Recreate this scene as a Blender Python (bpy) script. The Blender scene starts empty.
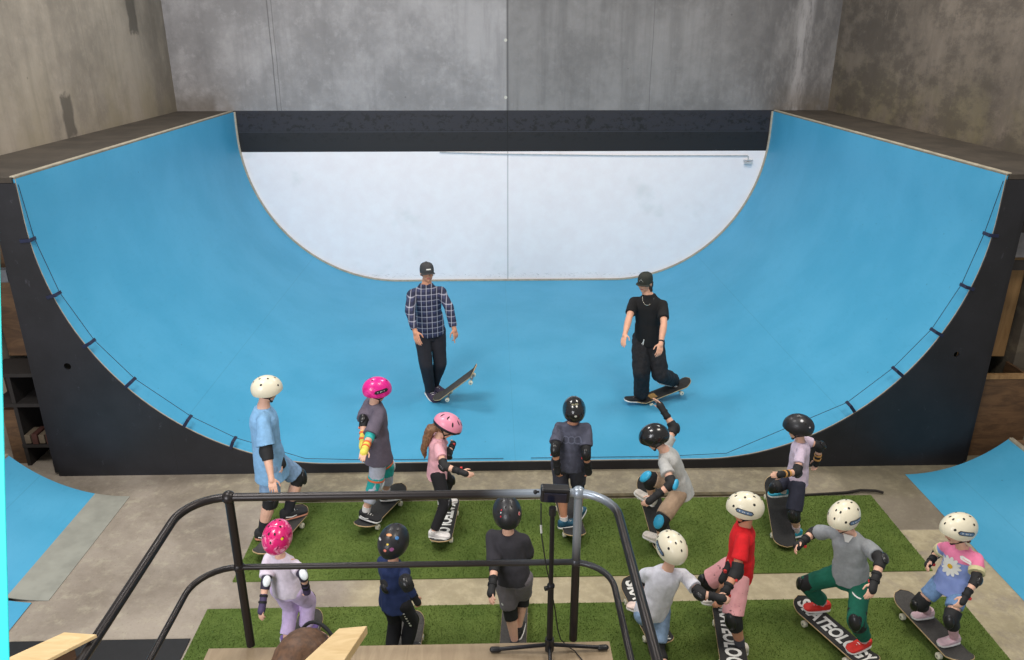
import bpy, bmesh, math, random, json
from mathutils import Vector as V, Matrix, noise
from mathutils.bvhtree import BVHTree
random.seed(7)
sc = bpy.context.scene
COL = sc.collection
PI = math.pi
rad = math.radians

# ------------------------------------------------------------------ materials
def nt(name):
    m = bpy.data.materials.new(name); m.use_nodes = True
    t = m.node_tree; b = t.nodes['Principled BSDF']
    return m, t, b
class NB:
    """small helper around one node tree"""
    def __init__(s, t):
        s.t = t
        s.co = t.nodes.new('ShaderNodeTexCoord').outputs['Object']
        s.sep = t.nodes.new('ShaderNodeSeparateXYZ'); t.links.new(s.co, s.sep.inputs[0])
        s.x, s.y, s.z = s.sep.outputs
    def link(s, a, b): s.t.links.new(a, b)
    def scale(s, v):
        n = s.t.nodes.new('ShaderNodeMapping'); n.inputs['Scale'].default_value = v
        s.link(s.co, n.inputs[0]); return n.outputs[0]
    def noise(s, sc_, det=4, rough=.6, vec=None, dist=0):
        n = s.t.nodes.new('ShaderNodeTexNoise'); n.inputs['Scale'].default_value = sc_
        n.inputs['Detail'].default_value = det; n.inputs['Roughness'].default_value = rough
        n.inputs['Distortion'].default_value = dist
        s.link(vec if vec is not None else s.co, n.inputs['Vector']); return n.outputs[0]
    def m(s, op, a, b=None, c=None, clamp=False):
        n = s.t.nodes.new('ShaderNodeMath'); n.operation = op; n.use_clamp = clamp
        for i, q in enumerate((a, b, c)):
            if q is None: continue
            if isinstance(q, (int, float)): n.inputs[i].default_value = q
            else: s.link(q, n.inputs[i])
        return n.outputs[0]
    def ramp(s, f, lo, hi):      # smooth 0..1 between lo and hi
        n = s.t.nodes.new('ShaderNodeMapRange'); n.interpolation_type = 'SMOOTHSTEP'
        n.inputs[1].default_value = lo; n.inputs[2].default_value = hi
        s.link(f, n.inputs[0]); return n.outputs[0]
    def band(s, f, lo, hi, soft=.01):
        return s.m('MULTIPLY', s.ramp(f, lo - soft, lo + soft), s.m('SUBTRACT', 1, s.ramp(f, hi - soft, hi + soft)))
    def mix(s, f, a, b, mode='MIX'):
        n = s.t.nodes.new('ShaderNodeMix'); n.data_type = 'RGBA'; n.blend_type = mode
        for q, i in ((f, 0), (a, 6), (b, 7)):
            if isinstance(q, (int, float)): n.inputs[i].default_value = q
            elif isinstance(q, tuple): n.inputs[i].default_value = (*q, 1) if len(q) == 3 else q
            else: s.link(q, n.inputs[i])
        return n.outputs[2]
    def bump(s, h, strength, dist, b):
        n = s.t.nodes.new('ShaderNodeBump'); n.inputs['Strength'].default_value = strength
        n.inputs['Distance'].default_value = dist; s.link(h, n.inputs['Height']); s.link(n.outputs[0], b.inputs['Normal'])
MC = {}
def mat(name, col, rough=.7, var=.12, scale=18, bump=0, metal=0, coat=0, spec=.5):
    """plain procedural material with slight mottling"""
    key = (name, col, rough)
    if key in MC: return MC[key]
    m, t, b = nt(name); n = NB(t)
    f = n.noise(scale, 3)
    lo = tuple(c * (1 - var) for c in col); hi = tuple(min(1, c * (1 + var)) for c in col)
    n.link(n.mix(n.ramp(f, .3, .7), lo, hi), b.inputs['Base Color'])
    b.inputs['Roughness'].default_value = rough; b.inputs['Metallic'].default_value = metal
    b.inputs['Coat Weight'].default_value = coat; b.inputs['Specular IOR Level'].default_value = spec
    if bump: n.bump(n.noise(scale * 8, 2), bump, .002, b)
    MC[key] = m; return m
def S(r, g, b):      # sRGB 0-255 -> linear
    def c(x):
        x /= 255
        return x / 12.92 if x <= .04045 else ((x + .055) / 1.055) ** 2.4
    return (c(r), c(g), c(b))

def m_concrete(name, base, side):
    m, t, b = nt(name); n = NB(t)
    big = n.noise(.7, 8, .7); fine = n.noise(6, 8, .7); tiny = n.noise(60, 3, .6)
    streak = n.noise(1.0, 5, .65, n.scale((3.5, 3.5, .28)))
    dark = tuple(c * .55 for c in base); lite = tuple(min(1, c * 1.15) for c in base)
    c = n.mix(n.ramp(big, .34, .64), tuple(q * .72 for q in base), lite)
    c = n.mix(n.m('MULTIPLY', n.ramp(streak, .45, .72), .45), c, tuple(q * .55 for q in base))
    c = n.mix(n.m('MULTIPLY', n.ramp(fine, .5, .75), .35), c, tuple(min(1, q * 1.45) for q in base))
    c = n.mix(n.m('MULTIPLY', n.ramp(tiny, .58, .75), .25), c, tuple(q * .6 for q in base))
    pores = n.t.nodes.new('ShaderNodeTexVoronoi'); pores.inputs['Scale'].default_value = 2.3
    n.link(n.co, pores.inputs['Vector'])
    c = n.mix(n.m('MULTIPLY', n.m('LESS_THAN', pores.outputs['Distance'], .035), .5), c, tuple(q * .3 for q in base))
    if side == 'back':
        # precast panel joints, the right panel is darker and stained near the corner
        wob = n.m('MULTIPLY', n.m('SUBTRACT', n.noise(.8, 3), .5), .05)
        xx = n.m('ADD', n.x, wob)
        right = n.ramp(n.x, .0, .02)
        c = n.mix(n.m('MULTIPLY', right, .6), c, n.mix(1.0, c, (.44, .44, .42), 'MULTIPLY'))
        stain = n.m('MULTIPLY', n.ramp(n.m('ADD', n.x, n.m('MULTIPLY', n.noise(1.2, 5), 2.5)), 4.9, 6.2), n.ramp(n.noise(1.7, 6, .75, n.scale((1.5, 1, .6))), .34, .56))
        c = n.mix(n.m('MULTIPLY', stain, .85), c, tuple(q * .35 for q in base))
        lightst = n.m('MULTIPLY', n.band(xx, 4.95, 5.2, .06), n.ramp(n.noise(3, 5, .7, n.scale((3, 1, .5))), .35, .6))
        c = n.mix(n.m('MULTIPLY', lightst, .6), c, tuple(min(1, q * 1.3) for q in base))
        lstain = n.m('MULTIPLY', n.m('SUBTRACT', 1, n.ramp(n.x, -5.3, -4.5)), n.ramp(n.noise(2.2, 5, .75), .42, .7))
        c = n.mix(n.m('MULTIPLY', lstain, .6), c, tuple(q * .5 for q in base))
        for x0, w in ((0.035, .012), (-3.95, .008), (-3.88, .005), (2.5, .005)):
            c = n.mix(n.m('MULTIPLY', n.band(xx if x0 > 1 or x0 < 0 else n.x, x0 - w, x0 + w, .006), .75), c, tuple(q * .3 for q in base))
        for z0 in (3.42, 4.35, 5.6):
            d = n.m('ADD', n.m('POWER', n.m('SUBTRACT', n.x, .0), 2), n.m('POWER', n.m('SUBTRACT', n.z, z0), 2))
            c = n.mix(n.m('LESS_THAN', d, .0007), c, (.6, .58, .52))
        # rusty fringe along the foot of the wall above the platforms
        foot = n.m('MULTIPLY', n.m('SUBTRACT', 1, n.ramp(n.z, 3.2, 3.75)), n.m('MULTIPLY', n.ramp(n.m('ABSOLUTE', n.x), 4.3, 5.2), n.ramp(n.noise(2.5, 4), .3, .6)))
        c = n.mix(n.m('MULTIPLY', foot, .55), c, S(96, 84, 66))
        # painted band and painted white field inside the ramp
        dirt = n.ramp(n.noise(6.5, 5, .8, n.scale((1, 1, 1.4))), .52, .58)
        pt = n.mix(n.m('MULTIPLY', n.m('MULTIPLY', dirt, n.band(n.z, 2.68, 3.15, .06)), .9), n.mix(n.band(n.z, 2.86, 3.3, .01), S(22, 21, 25), S(38, 37, 45)), S(6, 6, 8))
        pt = n.mix(n.m('MULTIPLY', n.band(n.z, 2.835, 2.85, .004), .6), pt, S(60, 60, 70))
        for x0 in (.03,): pt = n.mix(n.band(n.x, x0 - .01, x0 + .01, .004), pt, S(8, 8, 10))
        wn = n.noise(3, 6, .7)
        wh = n.mix(n.ramp(wn, .3, .75), S(248, 240, 242), S(253, 248, 250))
        wh = n.mix(n.m('MULTIPLY', n.ramp(n.noise(.9, 4, .6), .58, .72), .22), wh, S(180, 190, 185))
        wh = n.mix(n.m('MULTIPLY', n.band(n.x, .022, .045, .004), .45), wh, S(120, 120, 120))
        scuff = n.m('MULTIPLY', n.band(n.z, .17, .25, .03), n.ramp(n.noise(18, 4, .8, n.scale((1, 1, 3))), .56, .66))
        wh = n.mix(n.m('MULTIPLY', scuff, .65), wh, S(120, 110, 100))
        scr = n.m('MULTIPLY', n.ramp(n.noise(40, 3, .8, n.scale((.3, 1, 2))), .74, .8), .4)
        wh = n.mix(scr, wh, S(140, 130, 120))
        painted = n.mix(n.ramp(n.z, 2.495, 2.502), wh, pt)
        inside = n.m('MULTIPLY', n.m('SUBTRACT', 1, n.ramp(n.z, 3.2, 3.206)), n.band(n.x, -4.72, 4.72, .005))
        c = n.mix(inside, c, painted)
        rr = n.mix(inside, (.9,) * 3, (.55,) * 3); n.link(rr, b.inputs['Roughness'])
    else:
        foot = n.m('MULTIPLY', n.m('SUBTRACT', 1, n.ramp(n.z, 3.3, 4.4)), n.ramp(n.noise(1.3, 5), .35, .65))
        c = n.mix(n.m('MULTIPLY', foot, .5), c, S(120, 112, 80) if side == 'right' else S(140, 130, 105))
        if side == 'left':
            up = n.m('MULTIPLY', n.ramp(n.z, 4.7, 5.6), n.ramp(n.noise(1.1, 4), .3, .6))
            c = n.mix(n.m('MULTIPLY', up, .35), c, tuple(q * .45 for q in base))
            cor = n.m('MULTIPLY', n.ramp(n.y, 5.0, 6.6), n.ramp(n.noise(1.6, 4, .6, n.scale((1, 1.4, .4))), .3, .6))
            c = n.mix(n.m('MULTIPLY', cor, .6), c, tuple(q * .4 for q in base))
            wy = n.m('ADD', n.y, n.m('MULTIPLY', n.m('SUBTRACT', n.noise(5, 3), .5), .12))
            for y0, w, z0, z1 in ((3.05, .13, 3.2, 3.72), (5.42, .15, 4.45, 5.4)):
                s = n.m('MULTIPLY', n.band(wy, y0 - w, y0 + w, .03), n.band(n.m('ADD', n.z, n.m('MULTIPLY', n.m('SUBTRACT', n.noise(14, 3), .5), .2)), z0, z1, .04))
                c = n.mix(n.m('MULTIPLY', s, .8), c, tuple(q * .25 for q in base))
            c = n.mix(n.m('MULTIPLY', n.band(n.y, 3.8, 3.81, .006), .5), c, tuple(q * .5 for q in base))
        else:
            md = n.ramp(n.noise(.8, 6, .75, n.scale((1, 1, 1.9))), .44, .60)
            c = n.mix(n.m('MULTIPLY', md, .65), c, tuple(q * .38 for q in base))
            sp = n.m('MULTIPLY', n.ramp(n.noise(4, 5, .8, n.scale((1, 1, .4))), .6, .7), .5)
            c = n.mix(sp, c, tuple(min(1, q * 1.4) for q in base))
        b.inputs['Roughness'].default_value = .9
    n.link(c, b.inputs['Base Color'])
    n.bump(n.m('ADD', fine, n.m('MULTIPLY', tiny, .4)), .25, .01, b)
    return m

def m_floor():
    m, t, b = nt('worn_concrete_floor'); n = NB(t)
    base = S(152, 144, 124)
    big = n.noise(.9, 6, .7, dist=.4); fine = n.noise(7, 8, .75); sp = n.noise(45, 4, .7)
    c = n.mix(n.ramp(big, .3, .7), S(128, 117, 104), S(164, 153, 140))
    c = n.mix(n.m('MULTIPLY', n.ramp(fine, .48, .7), .5), c, S(184, 176, 154))
    c = n.mix(n.m('MULTIPLY', n.ramp(sp, .55, .72), .4), c, S(96, 88, 70))
    # brown grey strip in front of the ramp
    fr = n.m('MULTIPLY', n.ramp(n.y, -.75, -.45), n.ramp(n.x, -4.0, -2.2))
    c = n.mix(n.m('MULTIPLY', fr, .5), c, n.mix(n.ramp(fine, .4, .65), S(104, 98, 72), S(146, 138, 106)))
    # bright cream painted stretch between the turf mats and to the right
    xx = n.m('ADD', n.x, n.m('MULTIPLY', n.m('SUBTRACT', n.noise(1.5, 4), .5), .25))
    cream = n.m('MULTIPLY', n.m('SUBTRACT', 1, n.ramp(n.y, -1.20, -1.185)), n.ramp(xx, -1.6, -1.3))
    wear = n.ramp(n.noise(2.2, 6, .75, dist=.5), .42, .62)
    far = n.ramp(n.x, 2.9, 3.4)
    cream = n.m('MULTIPLY', cream, n.m('SUBTRACT', 1, n.m('MULTIPLY', wear, n.m('ADD', .12, n.m('MULTIPLY', far, .7)))))
    c = n.mix(n.m('MULTIPLY', cream, .85), c, n.mix(n.ramp(fine, .4, .7), S(170, 158, 128), S(194, 182, 150)))
    dk = n.m('MULTIPLY', n.ramp(n.x, 3.3, 3.5), n.ramp(n.y, -1.19, -1.18))
    c = n.mix(n.m('MULTIPLY', dk, .45), c, S(92, 86, 66))
    n.link(c, b.inputs['Base Color']); b.inputs['Roughness'].default_value = .75
    n.bump(fine, .3, .01, b); return m

def m_blue():
    m, t, b = nt('blue_ramp_surface'); n = NB(t)
    f = n.noise(1.2, 5, .6); g = n.noise(30, 4, .7, n.scale((1, .25, 1))); sc2 = n.noise(8, 5, .8, n.scale((1.6, .35, 1)))
    c = n.mix(n.ramp(f, .3, .7), S(68, 158, 197), S(80, 167, 206))
    c = n.mix(n.m('MULTIPLY', n.ramp(g, .55, .7), .18), c, S(56, 136, 176))
    c = n.mix(n.m('MULTIPLY', n.ramp(sc2, .60, .75), .25), c, S(60, 138, 172))
    ax = n.m('ABSOLUTE', n.x)
    for src, x0 in ((n.x, -.02), (ax, 3.55)):
        c = n.mix(n.m('MULTIPLY', n.band(src, x0 - .003, x0 + .003, .003), .22), c, S(36, 92, 124))
    for y0 in (2.42, 4.86):
        c = n.mix(n.m('MULTIPLY', n.band(n.y, y0 - .003, y0 + .003, .003), .12), c, S(36, 92, 124))
    sv = n.t.nodes.new('ShaderNodeTexVoronoi'); sv.inputs['Scale'].default_value = 3.2; n.link(n.co, sv.inputs['Vector'])
    c = n.mix(n.m('MULTIPLY', n.m('LESS_THAN', sv.outputs['Distance'], .03), .4), c, S(40, 100, 130))
    n.link(c, b.inputs['Base Color']); b.inputs['Roughness'].default_value = .52
    b.inputs['Specular IOR Level'].default_value = .35
    n.bump(g, .1, .002, b); return m

def m_black_ply():
    m, t, b = nt('black_painted_plywood'); n = NB(t)
    f = n.noise(2, 5, .7); s = n.noise(14, 5, .8, n.scale((1, 1, .6)))
    c = n.mix(n.ramp(f, .3, .7), S(24, 24, 28), S(34, 34, 39))
    c = n.mix(n.m('MULTIPLY', n.ramp(s, .62, .75), .5), c, S(84, 84, 94))
    for x0 in (-3.66, -2.44, -1.22, 0, 1.22, 2.44, 3.66):
        c = n.mix(n.m('MULTIPLY', n.band(n.x, x0 - .003, x0 + .003, .002), .6), c, S(10, 10, 12))
    n.link(c, b.inputs['Base Color']); b.inputs['Roughness'].default_value = .5; return m

def m_wood(name, lo, hi, ax=(1, 1, 12)):
    m, t, b = nt(name); n = NB(t)
    g = n.noise(2.2, 6, .65, n.scale(ax), dist=1.2); f = n.noise(1.1, 3)
    c = n.mix(n.ramp(g, .3, .7), lo, hi)
    c = n.mix(n.m('MULTIPLY', n.ramp(f, .4, .7), .3), c, tuple(q * .6 for q in lo))
    n.link(c, b.inputs['Base Color']); b.inputs['Roughness'].default_value = .6
    n.bump(g, .15, .003, b); return m

def m_turf():
    m, t, b = nt('green_turf'); n = NB(t)
    f = n.noise(1.4, 5, .6); g = n.noise(90, 3, .8); h = n.noise(14, 4, .7)
    c = n.mix(n.ramp(f, .3, .7), S(88, 108, 52), S(112, 130, 66))
    c = n.mix(n.m('MULTIPLY', n.ramp(g, .4, .7), .6), c, S(62, 84, 36))
    c = n.mix(n.m('MULTIPLY', n.ramp(h, .5, .75), .3), c, S(126, 144, 84))
    n.link(c, b.inputs['Base Color']); b.inputs['Roughness'].default_value = .95
    b.inputs['Specular IOR Level'].default_value = .1
    n.bump(g, .8, .012, b); return m

def m_plaid():
    m, t, b = nt('navy_white_plaid'); n = NB(t)
    def st(src, per, w, off=0.):
        fr = n.m('FRACT', n.m('DIVIDE', n.m('ADD', src, 10 + off), per))
        return n.ramp(n.m('ABSOLUTE', n.m('SUBTRACT', fr, .5)), w * .5 + .06, w * .5 - .06)
    c = n.mix(st(n.x, .062, .5), S(36, 40, 66), S(58, 62, 94))
    c = n.mix(n.m('MULTIPLY', st(n.z, .07, .5), .6), c, S(24, 26, 48))
    c = n.mix(n.m('MULTIPLY', st(n.x, .062, .14, .03), .55), c, S(206, 206, 222))
    c = n.mix(n.m('MULTIPLY', st(n.z, .07, .12, .02), .50), c, S(206, 206, 222))
    n.link(c, b.inputs['Base Color']); b.inputs['Roughness'].default_value = .85; return m
def m_split(name, lo, hi, z0):
    m, t, b = nt(name); n = NB(t)
    zz = n.m('ADD', n.z, n.m('MULTIPLY', n.x, .0))
    c = n.mix(n.ramp(zz, z0 - .004, z0 + .004), lo, hi); c = n.mix(n.m('MULTIPLY', n.noise(25, 3), .12), c, (.9, .9, .95))
    n.link(c, b.inputs['Base Color']); b.inputs['Roughness'].default_value = .85; return m
def m_blotch(name, a, c2, c3, scale=14, rough=.3, t0=.5, t1=.56, coat=.3):
    m, t, b = nt(name); n = NB(t)
    f = n.noise(scale, 4, .6, dist=1.5); g = n.noise(scale * 1.7, 3, .6, n.scale((1.1, .9, 1.2)), dist=1)
    c = n.mix(n.ramp(f, t0, t1), a, c2); c = n.mix(n.ramp(g, t0 + .08, t1 + .08), c, c3)
    n.link(c, b.inputs['Base Color']); b.inputs['Roughness'].default_value = rough; b.inputs['Coat Weight'].default_value = coat; return m

# ------------------------------------------------------------------ mesh builder
class MB:
    def __init__(s): s.v = []; s.f = []; s.mi = []; s.cur = 0
    def add(s, vs, fs, mi=None):
        o = len(s.v); s.v += [V(p) for p in vs]
        for f in fs: s.f.append(tuple(i + o for i in f)); s.mi.append(s.cur if mi is None else mi)
    def box(s, c, size, M=None, mi=None):
        x, y, z = (q / 2 for q in size); c = V(c)
        vs = [V((a * x, b * y, d * z)) for a in (-1, 1) for b in (-1, 1) for d in (-1, 1)]
        if M is not None: vs = [M @ p for p in vs]
        s.add([c + p for p in vs], [(0, 1, 3, 2), (4, 6, 7, 5), (0, 4, 5, 1), (2, 3, 7, 6), (0, 2, 6, 4), (1, 5, 7, 3)], mi)
    def loft(s, rings, mi=None, cap=True):
        n = len(rings[0]); vs = [p for r in rings for p in r]; fs = []
        for k in range(len(rings) - 1):
            for i in range(n):
                j = (i + 1) % n
                fs.append((k * n + i, k * n + j, (k + 1) * n + j, (k + 1) * n + i))
        if cap: fs.append(tuple(reversed(range(n)))); fs.append(tuple((len(rings) - 1) * n + i for i in range(n)))
        s.add(vs, fs, mi)
    def ell(s, c, A, B, rx, ry, n=16):
        return [V(c) + A * (rx * math.cos(2 * PI * i / n)) + B * (ry * math.sin(2 * PI * i / n)) for i in range(n)]
    def rcone(s, p0, r0, p1, r1, n=12, mi=None, ends=(1, 1)):
        p0, p1 = V(p0), V(p1); d = p1 - p0
        if d.length < 1e-6: d = V((0, 0, 1e-4))
        d.normalize(); A = d.orthogonal().normalized(); B = d.cross(A); R = []
        if ends[0]:
            for a in (80, 55, 28): R.append(s.ell(p0 - d * r0 * math.sin(rad(a)), A, B, r0 * math.cos(rad(a)), r0 * math.cos(rad(a)), n))
        R.append(s.ell(p0, A, B, r0, r0, n)); R.append(s.ell(p1, A, B, r1, r1, n))
        if ends[1]:
            for a in (28, 55, 80): R.append(s.ell(p1 + d * r1 * math.sin(rad(a)), A, B, r1 * math.cos(rad(a)), r1 * math.cos(rad(a)), n))
        s.loft(R, mi)
    def cyl(s, p0, p1, r, n=16, mi=None, r1=None): s.rcone(p0, r, p1, r if r1 is None else r1, n, mi, (0, 0))
    def tube(s, pts, r, n=10, mi=None):
        pts = [V(p) for p in pts]; R = []; A = None
        for i, p in enumerate(pts):
            d = (pts[min(i + 1, len(pts) - 1)] - pts[max(i - 1, 0)]).normalized()
            A = d.orthogonal().normalized() if A is None else (A - d * A.dot(d)).normalized()
            R.append(s.ell(p, A, d.cross(A), r, r, n))
        s.loft(R, mi)
    def sph(s, c, rx, ry=None, rz=None, M=None, n=14, mi=None):
        ry = rx if ry is None else ry; rz = rx if rz is None else rz; R = []
        for k in range(1, n // 2 + 3):
            a = PI * k / (n // 2 + 3); z = -math.cos(a); q = math.sin(a)
            ring = [V((rx * q * math.cos(2 * PI * i / n), ry * q * math.sin(2 * PI * i / n), rz * z)) for i in range(n)]
            if M is not None: ring = [M @ p for p in ring]
            R.append([V(c) + p for p in ring])
        s.loft(R, mi)
    def prism(s, poly, d, mi=None):       # polygon (3-D points) pushed along vector d
        n = len(poly); P = [V(p) for p in poly]; d = V(d)
        s.add(P + [p + d for p in P], [tuple(reversed(range(n))), tuple(range(n, 2 * n))] + [(i, (i + 1) % n, n + (i + 1) % n, n + i) for i in range(n)], mi)
    def mesh(s, name, mats, origin=(0, 0, 0)):
        me = bpy.data.meshes.new(name); o = V(origin)
        me.from_pydata([p - o for p in s.v], [], s.f)
        for m in mats: me.materials.append(m)
        me.polygons.foreach_set('material_index', s.mi)
        bm = bmesh.new(); bm.from_mesh(me); bmesh.ops.recalc_face_normals(bm, faces=bm.faces); bm.to_mesh(me); bm.free()
        return me
    def build(s, name, mats, parent=None, origin=(0, 0, 0), smooth=True, bevel=0):
        if not isinstance(mats, (list, tuple)): mats = [mats]
        me = s.mesh(name, mats, origin)
        if smooth: me.shade_smooth()
        o = bpy.data.objects.new(name, me); COL.objects.link(o); o.parent = parent
        if smooth: sharp(me)
        if bevel:
            b = o.modifiers.new('b', 'BEVEL'); b.width = bevel; b.segments = 2; b.limit_method = 'ANGLE'
        return o
    def organic(s, name, mats, parent, origin, vox=.006, it=4, fold=0, fs=9, post=None, seed=0):
        """closed overlapping pieces fused into ONE continuous skin"""
        me = s.mesh(name, mats[:1], origin); t = bpy.data.objects.new('t', me); COL.objects.link(t)
        r = t.modifiers.new('r', 'REMESH'); r.mode = 'VOXEL'; r.voxel_size = vox; r.use_smooth_shade = True
        if it: q = t.modifiers.new('s', 'SMOOTH'); q.factor = .5; q.iterations = it
        dg = bpy.context.evaluated_depsgraph_get(); dg.update()
        m2 = bpy.data.meshes.new_from_object(t.evaluated_get(dg)); m2.name = name
        bpy.data.objects.remove(t); bpy.data.meshes.remove(me)
        m2.materials.clear()
        for m in mats: m2.materials.append(m)
        if fold:
            nn = [v.normal.copy() for v in m2.vertices]; of = V((seed * 3.1, seed * 1.7, seed))
            for v, nr in zip(m2.vertices, nn):
                p = v.co
                a = noise.noise(V((p.x * fs, p.y * fs, p.z * fs * .45)) + of) + .6 * noise.noise(V((p.x * fs * 2.2, p.y * fs * 2.2, p.z * fs * 1.4)) + of)
                v.co = p + nr * (fold * (a - .1))
        if post: post(m2)
        m2.shade_smooth()
        o = bpy.data.objects.new(name, m2); COL.objects.link(o); o.parent = parent
        return o
def sharp(me, ang=40):
    bm = bmesh.new(); bm.from_mesh(me)
    for e in bm.edges:
        if len(e.link_faces) == 2 and e.calc_face_angle(0) > rad(ang): e.smooth = False
    bm.to_mesh(me); bm.free()

def tag(o, label=None, cat=None, group=None, kind=None):
    if label: o['label'] = label
    if cat: o['category'] = cat
    if group: o['group'] = group
    if kind: o['kind'] = kind
    return o
def empty(name, loc=(0, 0, 0)):
    o = bpy.data.objects.new(name, None); o.empty_display_size = .1; COL.objects.link(o); o.location = loc; return o
def struct(o): o['kind'] = 'structure'; return o

def text_geo(body, size=1., bold=.0, align='CENTER'):
    cu = bpy.data.curves.new('t', 'FONT'); cu.body = body; cu.size = size; cu.offset = bold; cu.align_x = align; cu.align_y = 'CENTER'; cu.resolution_u = 3
    t = bpy.data.objects.new('t', cu); COL.objects.link(t)
    dg = bpy.context.evaluated_depsgraph_get(); dg.update()
    me = bpy.data.meshes.new_from_object(t.evaluated_get(dg))
    bm = bmesh.new(); bm.from_mesh(me); bmesh.ops.triangulate(bm, faces=bm.faces[:])
    bmesh.ops.subdivide_edges(bm, edges=[e for e in bm.edges if e.calc_length() > size * .3], cuts=1)
    bmesh.ops.triangulate(bm, faces=bm.faces[:])
    vs = [v.co.copy() for v in bm.verts]; fs = [tuple(v.index for v in f.verts) for f in bm.faces]
    bm.free(); bpy.data.objects.remove(t); bpy.data.meshes.remove(me); return vs, fs
def bvh_of(o):
    me = o.data; return BVHTree.FromPolygons([v.co for v in me.vertices], [tuple(p.vertices) for p in me.polygons])
def decal(name, vs, fs, o, c, ux, uy, mats, parent, mi=None, off=.003):
    """lay a flat 2-D shape onto the surface of part o (all in o's own space)"""
    bv = bvh_of(o); ux, uy = V(ux).normalized(), V(uy); uy = (uy - ux * uy.dot(ux)).normalized(); nz = ux.cross(uy); c = V(c); out = []
    for p in vs:
        q = c + ux * p[0] + uy * p[1]
        h = bv.ray_cast(q + nz * .35, -nz, .7)
        if h[0] is None: h = bv.find_nearest(q)
        out.append(h[0] + nz * off)
    me = bpy.data.meshes.new(name); me.from_pydata(out, [], fs)
    for m in mats: me.materials.append(m)
    if mi: me.polygons.foreach_set('material_index', mi)
    me.update(); me.shade_smooth()
    d = bpy.data.objects.new(name, me); COL.objects.link(d); d.parent = parent
    return d
def shape_grid(w, h, n=10, m=6, rnd=.5):       # rounded bar as a grid
    vs = []; fs = []
    for i in range(n + 1):
        x = -w / 2 + w * i / n
        e = (abs(x) - (w / 2 - h * rnd)) / (h * rnd); hh = h / 2 * (math.sqrt(max(0, 1 - e * e)) if e > 0 else 1); hh = max(hh, .0008)
        for j in range(m + 1): vs.append((x, -hh + 2 * hh * j / m, 0))
    for i in range(n):
        for j in range(m):
            a = i * (m + 1) + j; fs.append((a, a + m + 1, a + m + 2, a + 1))
    return vs, fs
def disc_geo(r, n=14, sx=1, cx=0, cy=0, ang=0):
    vs = [(cx, cy, 0)]
    for k in range(n):
        a = 2 * PI * k / n; x, y = r * sx * math.cos(a), r * math.sin(a)
        vs.append((cx + x * math.cos(ang) - y * math.sin(ang), cy + x * math.sin(ang) + y * math.cos(ang), 0))
    return vs, [(0, 1 + k, 1 + (k + 1) % n) for k in range(n)]
# ------------------------------------------------------------------ camera, light
CAM = (776.3107, 0.3649, 0.026, 0.0009, V((-0.2513, -7.3763, 4.4557)))
def camera():
    f, p, y, r, loc = CAM
    F = V((math.sin(y) * math.cos(p), math.cos(y) * math.cos(p), -math.sin(p))); R0 = V((math.cos(y), -math.sin(y), 0)); U0 = R0.cross(F)
    R = math.cos(r) * R0 + math.sin(r) * U0; U = math.cos(r) * U0 - math.sin(r) * R0
    cd = bpy.data.cameras.new('camera'); cd.sensor_width = 36; cd.sensor_fit = 'HORIZONTAL'; cd.lens = f / 1024 * 36; cd.clip_start = .02; cd.clip_end = 100
    c = bpy.data.objects.new('camera', cd); COL.objects.link(c)
    M = Matrix((R, U, -F)).transposed().to_4x4(); M.translation = loc; c.matrix_world = M; sc.camera = c
camera()
def area(name, loc, aim, sx, sy, e, col):
    l = bpy.data.lights.new(name, 'AREA'); l.shape = 'RECTANGLE'; l.size = sx; l.size_y = sy; l.energy = e; l.color = col
    o = bpy.data.objects.new(name, l); COL.objects.link(o); o.location = loc
    o.rotation_euler = (V(aim) - V(loc)).to_track_quat('-Z', 'Y').to_euler(); return o
area('ceiling_lamp', (-3.2, 2.6, 7.8), (-3.2, 2.6, 0), 1.6, 1.6, 205, (1, .97, .93))
area('ceiling_lamp', (3.4, 2.6, 7.8), (3.4, 2.6, 0), 1.6, 1.6, 180, (1, .94, .86))
area('ceiling_lamp', (-3.0, -3.5, 7.8), (-2.5, -1.5, 0), 2.0, 1.6, 255, (1, .97, .94))
area('ceiling_lamp', (3.0, -3.5, 7.8), (2.6, -1.5, 0), 2.0, 1.6, 215, (1, .93, .82))
area('roller_door_daylight', (-4.2, -9.5, 3.6), (-1.0, 5, 1.0), 3.5, 3.5, 430, (.95, .96, 1))
w = bpy.data.worlds.new('world'); sc.world = w; w.use_nodes = True
w.node_tree.nodes['Background'].inputs[0].default_value = (1, .97, .94, 1); w.node_tree.nodes['Background'].inputs[1].default_value = .34
sc.view_settings.view_transform = 'Standard'; sc.view_settings.look = 'None'; sc.view_settings.gamma = 1; sc.view_settings.exposure = 0.0
sc.view_settings.use_curve_mapping = False

# ------------------------------------------------------------------ room shell
W = 5.67; YB = 6.63; YF = -9.0; TOP = 8.0
def slab(name, a, b, m):
    k = MB(); k.box(tuple((p + q) / 2 for p, q in zip(a, b)), tuple(abs(p - q) for p, q in zip(a, b))); return struct(k.build(name, m, smooth=False))
slab('floor', (-9, YF, -.2), (9, YB + .2, 0), m_floor())
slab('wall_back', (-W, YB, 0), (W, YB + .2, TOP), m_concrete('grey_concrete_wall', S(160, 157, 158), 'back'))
# the side walls stop short of the aisle by the camera
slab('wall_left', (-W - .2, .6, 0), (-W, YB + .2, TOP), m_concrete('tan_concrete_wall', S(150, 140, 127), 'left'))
slab('wall_right', (W, .6, 0), (W + .2, YB + .2, TOP), m_concrete('mottled_concrete_wall', S(112, 102, 92), 'right'))

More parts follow.
